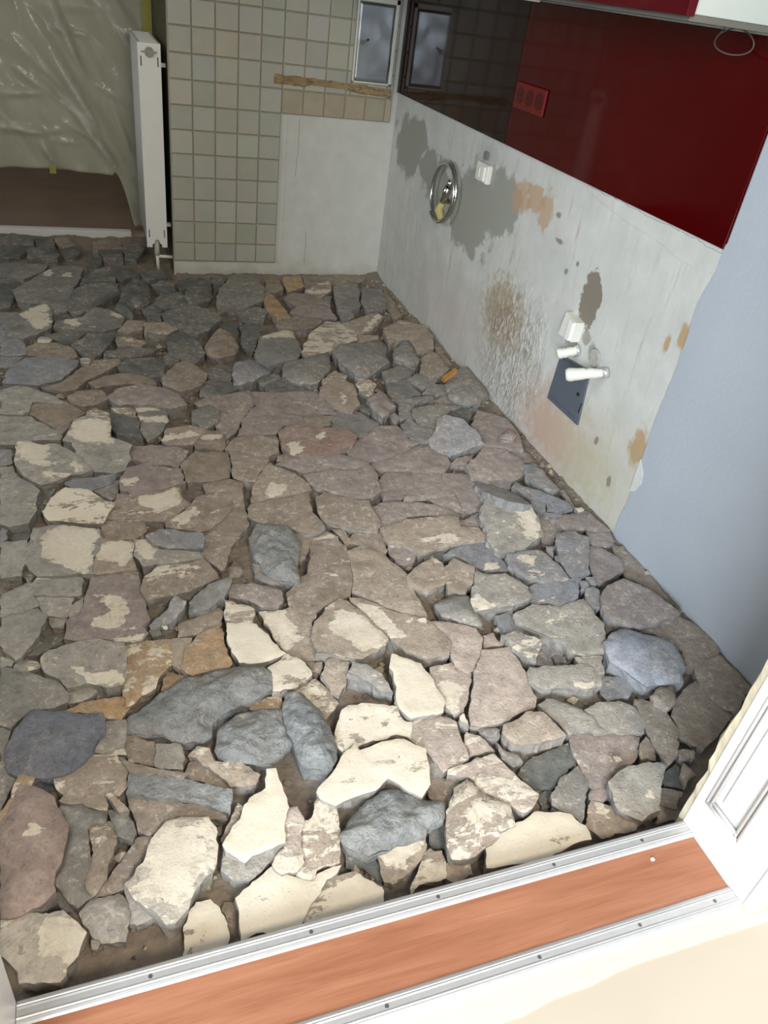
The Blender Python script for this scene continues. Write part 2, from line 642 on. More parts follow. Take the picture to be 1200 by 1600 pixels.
HB = (-0.232, -0.043, 0.874, 1.205)       # outline of the metal hatch
for i in range(len(cols) - 1):
    for j in range(len(rows) - 1):
        x0, x1, z0, z1 = cols[i], cols[i + 1], rows[j], rows[j + 1]
        if z1 < PZ + .01 and x1 > PX + .01:
            continue
        k = rng.randint(-7, 7)
        tint = (174 + k + rng.randint(-4, 4), 175 + k, 163 + k + rng.randint(-5, 5))
        if x0 > PX - .01 and z0 < 0.81:
            tint = (168 + k, 157 + k, 134 + k)
        # cut the tile around the hatch
        if x1 > HB[0] and x0 < HB[1] and z1 > HB[2] and z0 < HB[3]:
            if x0 < HB[0]: tile(x0, HB[0], max(z0, z0), z1, tint)
            if x1 > HB[1]: tile(HB[1], x1, z0, z1, tint)
            if z0 < HB[2]: tile(max(x0, HB[0]), min(x1, HB[1]), z0, HB[2], tint)
            continue
        tile(x0, x1, z0, z1, tint)
gp = ragged([(-.588, .876), (-.42, .874), (-.25, .868), (-.04, .862), (-.036, .826), (-.2, .832), (-.27, .842), (-.42, .845), (-.45, .836), (-.588, .84)], 0.01, 0.004, 5)
MB().prism([(p.x, -0.0118, p.y) for p in gp], (0, -0.003, 0)).build('glue_strip', M['glue'], wb)
# fine cracks in the bare panel
for a in ([(-.46, .70), (-.457, .6), (-.462, .5), (-.465, .44)], [(-.395, .2), (-.392, .12), (-.397, .03)]):
    MB().tube([(p.x, 0.0002, p.y) for p in ragged(a, .02, .002, 2, False)], 0.0012, 4).build('crack', M['grout'], wb)
# thin skim coat beside the tiles
sk = ragged([(-.549, .715), (-.515, .715), (-.512, .3), (-.515, .05), (-.549, .05)], 0.02, 0.003, 11)
MB().prism([(p.x, 0, p.y) for p in sk], (0, -0.002, 0)).build('skim_coat', M['board'], wb)

MB().box((WBL - .0015, .004, -.05), (WBL, .66, H)).build('shaded_side_skin', M['olive'], wb)  # thin dark skin paints the radiator's shade onto the pier side

# left wall of the kitchen with its window, the alcove and the next room
wl = MB()
wl.box((LX - .15, DY0, GROUND - .1), (LX, 3.2, .9)).box((LX - .15, DY0, 2.15), (LX, 3.2, H))
wl.box((LX - .15, DY0, .9), (LX, -2.2, 2.15)).box((LX - .15, -.9, .9), (LX, 3.2, 2.15))
struct(wl.build('wall_left', M['wall_white']))
struct(MB().box((LX, 3.0, -.1), (0.15, 3.15, H)).build('wall_far', M['wall_white']))
struct(MB().box((WBL, .75, -.1), (WBL + .1, 3.0, H)).build('wall_alcove', M['wall_white']))
struct(MB().box((LX, .64, -.2), (WBL, 3.0, 0.0)).build('floor_next', M['brown_floor']))
struct(MB().rbox((LX, .595, -.12), (-1.19, .645, 0.004), .003).build('trim_1', M['white_wood']))
# soffit of the wall opening hides nothing in view; it closes the alcove above
struct(MB().box((LX, .62, 2.05), (WBL, .75, H)).build('wall_lintel', M['wall_white']))

# wall with the door opening
wd = MB()
wd.box((OPR + .012, DY0, GROUND - .1), (0.0, DY1, H))
wd.box((LX, DY0, GROUND - .1), (OPL - .012, DY1, H))
wd.box((OPL - .012, DY0, 2.05), (OPR + .012, DY1, H))
wdo = struct(wd.build('wall_front', M['wall_white']))
# floor of the near room, with masking tape along the strip
nf = struct(MB().box((-4.2, -7.5, -.2), (1.5, DY0 + .0, FLOORZ - .004)).build('floor_near', M['pale_floor']))
tp = ragged([(OPL - .3, -3.366), (OPR + .3, -3.352), (OPR + .3, -3.408), (-.7, -3.404), (-1.0, -3.426), (OPL - .3, -3.425)], .03, .003, 6)
tpo = MB().prism([(p.x, p.y, FLOORZ - .004) for p in tp], (0, 0, .001)).build('masking_tape', M['tape'])
tag(tpo, 'yellow masking tape stuck on the pale floor along the near metal strip', 'tape')

# door frame on the right: lining with a moulded panel, casing towards the camera
fr = empty('door_1', (OPR, DY1, FLOORZ), 'white wooden door frame with moulded panel, right end of the threshold', 'door frame')
del fr['category']
struct(fr)
X0 = OPR
zb, zt = -.02, 2.05
y0, y1 = DY0, DY1 - .002
pl0, pl1, pz0 = -3.296, -3.236, 0.15      # sunk field
b = MB()
b.box((X0, y0, zb), (X0 + .012, pl0 - .014, zt)).box((X0, pl1 + .012, zb), (X0 + .012, y1, zt)).box((X0, pl0 - .014, zb), (X0 + .012, pl1 + .012, pz0 - .014))
b.box((X0 + .009, pl0 - .014, pz0 - .014), (X0 + .012, pl1 + .012, zt))
local(b.build('lining', M['white_wood']), fr)
# mouldings around the field: two rounded beads each side
mo = MB()
for yy, r in ((pl0 - .012, .004), (pl0 - .003, .0032), (pl1 + .010, .004), (pl1 + .001, .0032)):
    mo.tube([(X0 + .003, yy, pz0 - .012), (X0 + .003, yy, zt)], r, 10)
mo.tube([(X0 + .003, pl0 - .013, pz0 - .012), (X0 + .003, pl1 + .011, pz0 - .012)], .004, 10)
mo.tube([(X0 + .003, pl0 - .005, pz0 - .002), (X0 + .003, pl1 + .003, pz0 - .002)], .0032, 10)
local(mo.build('moulding', M['white_wood']), fr)
fd = MB().rbox((X0 + .004, pl0 + .012, pz0 + .014), (X0 + .011, pl1 - .012, zt), .003)
local(fd.build('field_panel', M['white_wood']), fr)
cs = MB().rbox((X0 - .002, DY0 - .018, FLOORZ), (X0 + .075, DY0, zt), .004)
cs.tube([(X0 + .014, DY0 - .019, FLOORZ), (X0 + .014, DY0 - .019, zt)], .005, 8).tube([(X0 + .05, DY0 - .019, FLOORZ), (X0 + .05, DY0 - .019, zt)], .007, 8)
local(cs.build('casing', M['white_wood']), fr)
# raw plaster edge where the kitchen-side casing was taken off
pe = MB()
n = 90
z = [-.04 + 2.05 * k / n for k in range(n + 1)]
rr = [0.022 + .012 * noise.noise(Vector((0, 3.1, q * 9))) + .006 * noise.noise(Vector((0, 1.1, q * 40))) for q in z]
for k in range(n):
    i = len(pe.v)
    for q, w in ((z[k], rr[k]), (z[k + 1], rr[k + 1])):
        pe.v += [(X0 + .002, DY1 - .004, q), (X0 + .004 + .004 * noise.noise(Vector((7, 2, q * 30))), DY1 + w * .6, q), (X0 + .018, DY1 + w, q), (X0 + .06, DY1 + .006, q)]
    for c in range(3):
        pe.f.append([i + c, i + c + 1, i + 5 + c, i + 4 + c])
        pe.s.append(False)
pe.build('plaster_edge', M['beige_plaster'], wdo)

# door frame on the left, only its edge in view
fr2 = empty('door_2', (OPL, DY1, FLOORZ), 'white wooden door frame edge at the lower left corner of the picture', 'door frame')
del fr2['category']
struct(fr2)
local(MB().rbox((OPL - .012, DY0, zb), (OPL, DY1, zt), .003).build('lining', M['white_wood']), fr2)


# ------------------------------------------------------------------ threshold
def metal_strip(ya, yb, screws, label):
    """fluted aluminium transition strip with countersunk screws"""
    r = empty('metal_strip', ((OPL + OPR) / 2, (ya + yb) / 2, FLOORZ), label, 'metal strip', 'metal strips of the threshold')
    w = yb - ya
    prof = [(0, -.004), (0, .001), (.08, .0032), (.2, .0042), (.24, .0034), (.3, .0044), (.38, .0036), (.44, .0036), (.5, .0036), (.56, .0036), (.62, .0036), (.7, .0044), (.76, .0034), (.8, .0042), (.92, .0032), (1, .001), (1, -.004)]
    p3 = [(OPL + .001, ya + w * a, FLOORZ + h) for a, h in prof]
    local(MB().prism(p3, (OPR - OPL - .002, 0, 0)).build('profile', M['alu']), r)
    for sx in screws:
        s = MB().tube([(sx, (ya + yb) / 2, FLOORZ + .0030), (sx, (ya + yb) / 2, FLOORZ + .0043)], .0032, 12)
        so = local(s.build('screw', M['screw']), r)
    return r


tb = MB().rbox((OPL + .0005, -3.345, FLOORZ - .014), (OPR - .0005, -3.232, FLOORZ + .0005), .001)
tb.box((OPL + .01, DY0 + .005, GROUND - .08), (OPR - .01, DY1 - .004, FLOORZ - .0145))
tag(tb.build('threshold_board', M['laminate']), 'reddish brown laminate board between the two metal strips', 'threshold')
metal_strip(-3.240, -3.206, [-1.42, -1.18, -.965, -.745, -.56], 'fluted metal strip between the rubble and the laminate board')
metal_strip(-3.371, -3.338, [-1.1, -.845, -.655, -.5], 'fluted metal strip between laminate board and yellow tape')
tag(MB().rbox((-.565, -3.262, FLOORZ), (-.558, -3.256, FLOORZ + .004), .001).build('paint_crumb', M['white_wood']), 'tiny white crumb on the laminate board near the door frame', 'crumb')

# ------------------------------------------------------------------ radiator on the side of the tiled pier
RX0, RX1, RZ0, RZ1, RY0, RY1 = -1.152, -1.060, 0.105, 0.938, 0.015, 0.52
rad = empty('radiator', (-1.106, .27, RZ0), 'tall white panel radiator seen from its narrow end, left of the tiles', 'radiator')
# corrugated heating panels
for xa in (RX0 + .006, RX1 - .018):
    b = MB()
    n = 15
    out = []
    for k in range(n * 4 + 1):
        yy = RY0 + .012 + (RY1 - RY0 - .024) * k / (n * 4)
        out.append((yy, .003 * math.cos(2 * math.pi * k / 4)))
    i = len(b.v)
    for yy, d in out:
        b.v += [(xa + d, yy, RZ0 + .01), (xa + d, yy, RZ1 - .01), (xa + .012 + d, yy, RZ0 + .01), (xa + .012 + d, yy, RZ1 - .01)]
    for k in range(len(out) - 1):
        q = i + 4 * k
        b.f += [[q, q + 4, q + 5, q + 1], [q + 2, q + 3, q + 7, q + 6], [q + 1, q + 5, q + 7, q + 3], [q, q + 2, q + 6, q + 4]]
        b.s += [True, True, False, False]
    local(b.build('heating_panel', M['white']), rad)
# side cover facing the camera, with a notch for the valve
xm = (RX0 + RX1) / 2
side = [(RX0, RZ0), (xm - .022, RZ0), (xm - .022, RZ0 + .012), (xm - .012, RZ0 + .02), (xm - .008, RZ0 + .034), (xm + .008, RZ0 + .034), (xm + .012, RZ0 + .02), (xm + .022, RZ0 + .012), (xm + .022, RZ0), (RX1, RZ0), (RX1, RZ1), (RX0, RZ1)]
sc = local(MB().prism([(x, RY0, z) for x, z in side], (0, .012, 0)).build('side_cover', M['white']), rad)
for x in (RX0 + .012, RX1 - .012):
    for z in (RZ0 + .045, RZ1 - .085):
        s = MB().rbox((x - .002, RY0 - .0008, z), (x + .002, RY0 + .002, z + .036), .0005)
        s = s.build('vent_slot', M['dark'])
        s.parent = sc
g = MB()
for k in range(22):
    yy = RY0 + .03 + k * (RY1 - RY0 - .06) / 21
    g.box((RX0 + .008, yy - .003, RZ1 - .004), (RX1 - .008, yy + .003, RZ1))
g.box((RX0, RY0 + .012, RZ1 - .003), (RX0 + .01, RY1, RZ1)).box((RX1 - .01, RY0 + .012, RZ1 - .003), (RX1, RY1, RZ1))
local(g.build('top_grille', M['white']), rad)
pz = 0.905
pg = MB().tube([(xm, RY0 + .002, pz), (xm, RY0 - .006, pz)], .019, 20).tube([(xm, RY0 - .005, pz), (xm, RY0 - .013, pz)], [.013, .0125], 6)
local(pg.build('plug', M['screw']), rad)
local(MB().box((xm - .032, RY0 - .002, pz - .003), (xm + .032, RY0 + .001, pz + .003)).build('plug_bar', M['screw']), rad)
vv = MB().tube([(xm, RY0 + .03, RZ0 + .03), (xm, RY0 + .03, RZ0 - .045)], .012, 12).tube([(xm, RY0 + .03, RZ0 - .045), (xm + .004, RY0 + .03, RZ0 - .12)], .008, 10)
vv.tube([(xm, RY0 + .03, RZ0 - .05), (xm + .08, RY0 + .03, RZ0 - .055)], .008, 10)
local(vv.build('valve_pipe', M['plastic_white']), rad)
for zz_ in (RZ1 - .09, RZ0 + .08):
    local(MB().box((RX1 - .002, RY0 + .06, zz_), (WBL - .001, RY0 + .085, zz_ + .015)).build('bracket', M['white']), rad)

# ------------------------------------------------------------------ plastic sheet in the wall opening
cr_ = random.Random(21)
CREASES = [(on_y(px, py, .65).x, on_y(px, py, .65).z, an, ln, ht_, wd) for px, py, an, ln, ht_, wd in (
    (120, 150, -1.05, .22, .03, .03), (145, 215, -.95, .22, .035, .035), (100, 55, -1.15, .2, .025, .03), (110, 50, -.15, .1, .02, .015),
    (30, 145, .05, .12, .02, .02), (20, 200, -.1, .16, .025, .03), (190, 60, -.9, .2, .02, .03), (60, 100, -.8, .15, .02, .03), (75, 240, -1.1, .07, .02, .02))]
CREASES += [(cr_.uniform(-2.0, -1.1), cr_.uniform(.35, 1.3), cr_.uniform(-1.3, .2), cr_.uniform(.06, .18), cr_.uniform(.006, .014), cr_.uniform(.015, .03)) for _ in range(26)]


def sheet():
    crease = []
    nx, nz = 210, 170
    x0, x1, zt = -2.95, -1.042, 2.1
    b = MB()
    for j in range(nz + 1):
        for i in range(nx + 1):
            x = x0 + (x1 - x0) * i / nx
            # hem: lifted in the middle, reaching the floor beside the radiator
            hem = 0.275 + .01 * math.sin(x * 7) if x < -1.26 else 0.275 * (1 - min(1, max(0, (x + 1.26) / .09)) ** 2) + 0.012
            if x > -1.17:
                hem = 0.012
            z = hem + (zt - hem) * j / nz
            d = .020 * math.sin(9 * (x + .45 * z) + 1.0) * (0.4 + .6 * noise.noise(Vector((x * 1.3, z * 1.3, 1.0))) ** 2)
            q = x + .62 * z          # diagonal pulls running down to the right
            d += .040 * abs(noise.noise(Vector((q * 6.0, (z - .5 * x) * 1.1, 4.0)))) * (1 if z < 1.4 else .4)
            d += .012 * noise.noise(Vector((q * 15, z * 4, 9.0)))
            # sharp creases pulled towards the lower right, and a few crumpled facets
            cw = 0.0
            for (qx, qz, an, ln, ht_, wd) in CREASES:
                u = (x - qx) * math.cos(an) + (z - qz) * math.sin(an)
                v = -(x - qx) * math.sin(an) + (z - qz) * math.cos(an)
                if abs(u) < ln:
                    f_ = max(0, 1 - abs(v) / (wd * (1.1 - .6 * u / ln))) * (1 - (u / ln) ** 2)
                    d += ht_ * f_
                    if v > 0: cw = max(cw, min(1, ht_ * 34) * f_ * (.75 + .8 * noise.noise(Vector((x * 30, z * 12, 3)))))
            low = max(0, 1 - (z - hem) / .06)
            d += .03 * low * low * noise.noise(Vector((x * 9, 0, 2)))
            b.v.append((x, .67 - d, z))
            crease.append(max(0, min(1, cw)))
    for j in range(nz):
        for i in range(nx):
            q = j * (nx + 1) + i
            b.f.append([q, q + 1, q + nx + 2, q + nx + 1])
            b.s.append(True)
    o = b.build('plastic_sheet', M['film'], fix=False)
    o.data.attributes.new('crease', 'FLOAT', 'POINT').data.foreach_set('value', crease)
    so = o.modifiers.new('thickness', 'SOLIDIFY')
    so.thickness = 0.0012
    return o


tag(sheet(), 'creased milky plastic sheet hung across the opening at upper left', 'plastic sheet')
tt = ragged([(-1.082, .90), (-1.043, .90), (-1.043, 2.0), (-1.082, 2.0)], .05, .003, 8)
tag(MB().prism([(p.x, .60, p.y) for p in tt], (0, -.0012, 0)).build('masking_tape', M['tape_old']), 'yellow tape holding the sheet edge above the radiator', 'tape')
t2 = ragged([(-1.56, .27), (-1.53, .27), (-1.53, .31), (-1.56, .31)], .02, .003, 18)
tag(MB().prism([(p.x, .632, p.y) for p in t2], (0, -.001, 0)).build('masking_tape', M['tape_old']), 'small yellowish tape scrap on the hem of the plastic sheet', 'tape')

# ------------------------------------------------------------------ metal hatch in the tiles
ht = empty('metal_hatch', ((HB[0] + HB[1]) / 2, -.012, HB[2]), 'grey steel hatch door with a lock, set in the tiled wall', 'hatch')
f = MB()
for a, c in (((HB[0], HB[2]), (HB[1], HB[2] + .008)), ((HB[0], HB[3] - .02), (HB[1], HB[3])), ((HB[0], HB[2]), (HB[0] + .008, HB[3])), ((HB[1] - .016, HB[2]), (HB[1], HB[3]))):
    f.rbox((a[0], -.018, a[1]), (c[0], 0.0, c[1]), .002)
local(f.build('frame', M['plastic_white']), ht)
dp = MB()
nx, nz = 14, 24
for j in range(nz + 1):
    for i in range(nx + 1):
        x = HB[0] + .009 + (HB[1] - HB[0] - .026) * i / nx
        z = HB[2] + .01 + (HB[3] - HB[2] - .032) * j / nz
        d = .0022 * noise.noise(Vector((x * 22, 0, z * 14)))
        dp.v.append((x, -.0165 + d, z))
for j in range(nz):
    for i in range(nx):
        q = j * (nx + 1) + i
        dp.f.append([q, q + 1, q + nx + 2, q + nx + 1])
        dp.s.append(True)
dpo = dp.build('door_leaf', M['steel'], fix=False)
dpo.modifiers.new('thickness', 'SOLIDIFY').thickness = .002
local(dpo, ht)
lk = on_y(567, 66, -.018)
local(MB().tube([(lk.x, -.017, lk.z), (lk.x, -.024, lk.z)], .009, 16).tube([(lk.x + .004, -.02, lk.z), (lk.x + .026, -.021, lk.z + .014)], .004, 8).build('lock', M['screw']), ht)

# ------------------------------------------------------------------ glass splashback and wall unit
RB, RT, RE, SEAM = 0.852, 1.275, -2.320, -1.143
for nm, ya, yb, mt, lb in (('glass_panel', RE, SEAM - .001, 'red', 'glossy dark red glass splashback panel with the socket'),
                           ('glass_panel', SEAM + .001, -.008, 'darkred', 'dark brown glass splashback panel next to the tiled wall')):
    tag(MB().rbox((-.009, ya, RB), (-.001, yb, RT), .001).build(nm, M[mt]), lb, 'glass panel', 'glass splashback panels')
so = empty('wall_socket', (-.009, -1.27, 1.014), 'red triple wall socket on the dark red glass panel', 'socket')
local(MB().rbox((-.017, -1.372, .974), (-.009, -1.166, 1.052), .003).build('frame', M['socketred']), so)
for k in range(3):
    cy = -1.269 + .066 * (k - 1)
    c = MB().tube([(-.0172, cy, 1.013), (-.0182, cy, 1.013)], .024, 24)
    co = local(c.build('socket_insert', M['socketdark']), so)
    hl = MB().tube([(-.0180, cy - .009, 1.013), (-.0186, cy - .009, 1.013)], .003, 10).tube([(-.0180, cy + .009, 1.013), (-.0186, cy + .009, 1.013)], .003, 10)
    hl = hl.build('pin_hole', M['dark'])
    hl.parent = co

wu = empty('wall_cabinet', (-.16, -1.2, 1.28), 'wall cabinet with dark red glossy fronts and white side, top right', 'cabinet')
CZ = 1.291
c = MB().rbox((-.31, -2.345, CZ), (-.0035, -.013, 2.0), .001)
local(c.build('carcass', M['carcass']), wu)
local(MB().rbox((-.31, -2.345, CZ - .012), (-.0035, -.013, CZ - .0005), .001).build('bottom_board', M['grey_board']), wu)
for k in range(4):
    ya = -2.362 + k * .586
    local(MB().rbox((-.331, ya + .002, CZ - .004), (-.312, ya + .584, 2.0), .0015).build('door', M['cabred']), wu)
ls = MB().rbox((-.26, -1.55, CZ - .018), (-.2, -1.25, CZ - .0125), .001)
local(ls.build('light_strip', M['plastic_white']), wu)
# thin cable loop hanging out below the unit
lp = []
for k in range(33):
    w = 2 * math.pi * k / 32
    lp.append((-.06 + .004 * math.sin(w * 2), -2.19 + .062 * math.cos(w), 1.256 + .024 * math.sin(w)))
lp.append((-.055, -2.14, 1.279))
tag(MB().tube(lp, .0016, 6).build('cable', M['grey_board']), 'thin grey cable loop hanging under the wall cabinet', 'cable')

# ------------------------------------------------------------------ fittings on the stripped wall
# coiled chrome hose
hs = empty('flexible_hose', (-.02, -.742, .59), 'chrome flexible hose coiled into a ring on the stripped wall', 'hose')
turns = 2.15
pts = []
N = 150
for k in range(N + 1):
    w = 2 * math.pi * turns * k / N - 1.9
    r = 1 + .035 * math.sin(w * .5 + 1)
    pts.append((-.022 - .016 * k / N + .006 * math.sin(w), -.742 + .117 * r * math.cos(w), .590 + .113 * r * math.sin(w)))
local(MB().tube(pts, [.0062 + .0008 * (k % 2) for k in range(N + 1)], 10).build('braided_hose', M['chrome']), hs)
e = Vector(pts[-1])
local(MB().tube([(-.035, -.765, .565), (-.035, -.80, .625)], .017, 16).tube([(-.035, -.80, .625), (-.035, -.812, .65)], .012, 12).build('coupling', M['chrome']), hs)
local(MB().tube([(-.005, -.76, .56), (-.036, -.765, .565)], .010, 12).build('coupling', M['brass']), hs)
y0 = on_x(686, 328, -.03)
wrp = MB().tube([(-.028, y0.y - .02, y0.z + .035), (-.034, y0.y - .005, y0.z), (-.03, y0.y - .04, y0.z - .03)], [.014, .02, .013], 10)
local(wrp.build('tape_wrap', M['hose_end']), hs)

# white junction box with cement around it
jb = empty('junction_box', (-.01, -1.04, .73), 'white junction box plastered under the dark glass panel', 'junction box')
local(MB().rbox((-.022, -1.085, .70), (.0, -.985, .765), .004).build('housing', M['plastic_white']), jb)
local(MB().rbox((-.030, -1.072, .708), (-.021, -1.045, .758), .003).build('cover', M['white']), jb)
local(MB().rbox((-.028, -1.030, .712), (-.021, -1.008, .750), .003).build('terminal', M['plastic_white']), jb)
local(MB().tube([(-.010, -1.025, .79), (-.014, -1.025, .79)], .016, 14).build('knockout', M['knock']), jb)

# white switch box standing out of the wall, askew
sw = empty('switch_box', (-.02, -1.83, .46), 'white switch box standing out of the wall above the grey plate', 'switch box')
sp = [(-1.803, .497), (-1.868, .487), (-1.866, .424), (-1.79, .421)]
local(MB().prism([(0.0, y, z) for y, z in sp], (-.03, 0, 0)).build('housing', M['plastic_white']), sw)
local(MB().prism([(-.0295, y, z) for y, z in ((-1.846, .490), (-1.866, .486), (-1.864, .428), (-1.844, .427))], (-.012, 0, 0)).build('rocker', M['white']), sw)

# grey cover plate with a lock slot
cp = empty('cover_plate', (-.004, -1.885, .19), 'blue-grey metal cover plate low on the stripped wall', 'plate')
quad = [(-1.80, .352), (-1.968, .374), (-1.985, .195), (-1.79, .192)]
local(MB().prism([(0.0, y, z) for y, z in quad], (-.007, 0, 0)).build('plate', M['greymetal']), cp)
rim = [(-1.806, .345), (-1.962, .366), (-1.977, .203), (-1.797, .200)]
cxy = Vector((sum(p[0] for p in rim) / 4, sum(p[1] for p in rim) / 4))
inn = [tuple(cxy + (Vector(p) - cxy) * .9) for p in rim]
rb = MB()
for k in range(4):
    a, bq, cq, d = rim[k], rim[(k + 1) % 4], inn[(k + 1) % 4], inn[k]
    rb.prism([(-.0068, *a), (-.0068, *bq), (-.0068, *cq), (-.0068, *d)], (-.003, 0, 0))
local(rb.build('rim', M['greymetal']), cp)
lk = on_x(903, 616, -.008)
local(MB().tube([(-.007, lk.y, lk.z), (-.0095, lk.y, lk.z)], .006, 12).build('keyhole', M['dark']), cp)
s0, s1 = on_x(909, 630, -.0075), on_x(903, 645, -.0075)
local(MB().tube([(-.0072, s0.y, s0.z), (-.0072, s1.y, s1.z)], .0022, 6).build('slot', M['dark']), cp)

# wrapped pipe stubs
def stub(base, tip, r0, r1, label, seed):
    b = MB()
    base, tip = Vector(base), Vector(tip)
    n = 14
    pts, rr = [], []
    for k in range(n + 1):
        u = k / n
        pts.append(base.lerp(tip, u) + Vector((0, 0, .003 * noise.noise(Vector((seed, u * 6, 0))))))
        rr.append(r0 + (r1 - r0) * u + .0025 * noise.noise(Vector((seed * 3, u * 9, 2))))
    rr[-1] *= .8
    root = empty('pipe_stub', tuple(base), label, 'pipe')
    local(b.tube(pts, rr, 14).build('wrapped_pipe', M['plastic_white']), root)
    local(MB().tube([base + Vector((.004, 0, 0)), base.lerp(tip, .12)], r0 * 1.35, 16).build('collar', M['alu']), root)
    return root


stub((-.002, -2.045, .405), (-.10, -1.985, .372), .012, .021, 'white wrapped pipe stub sticking out right of the grey plate', 1.0)
stub((-.002, -1.875, .400), (-.06, -1.856, .380), .014, .017, 'short white pipe stub just below the switch box', 2.0)
hole = MB().tube([(-.0005, -1.965, .415), (-.004, -1.965, .415)], [.03, .026], 20)
tag(hole.build('cement_ring', M['cement']), 'round grey cement patch between the two pipe stubs', 'patch')

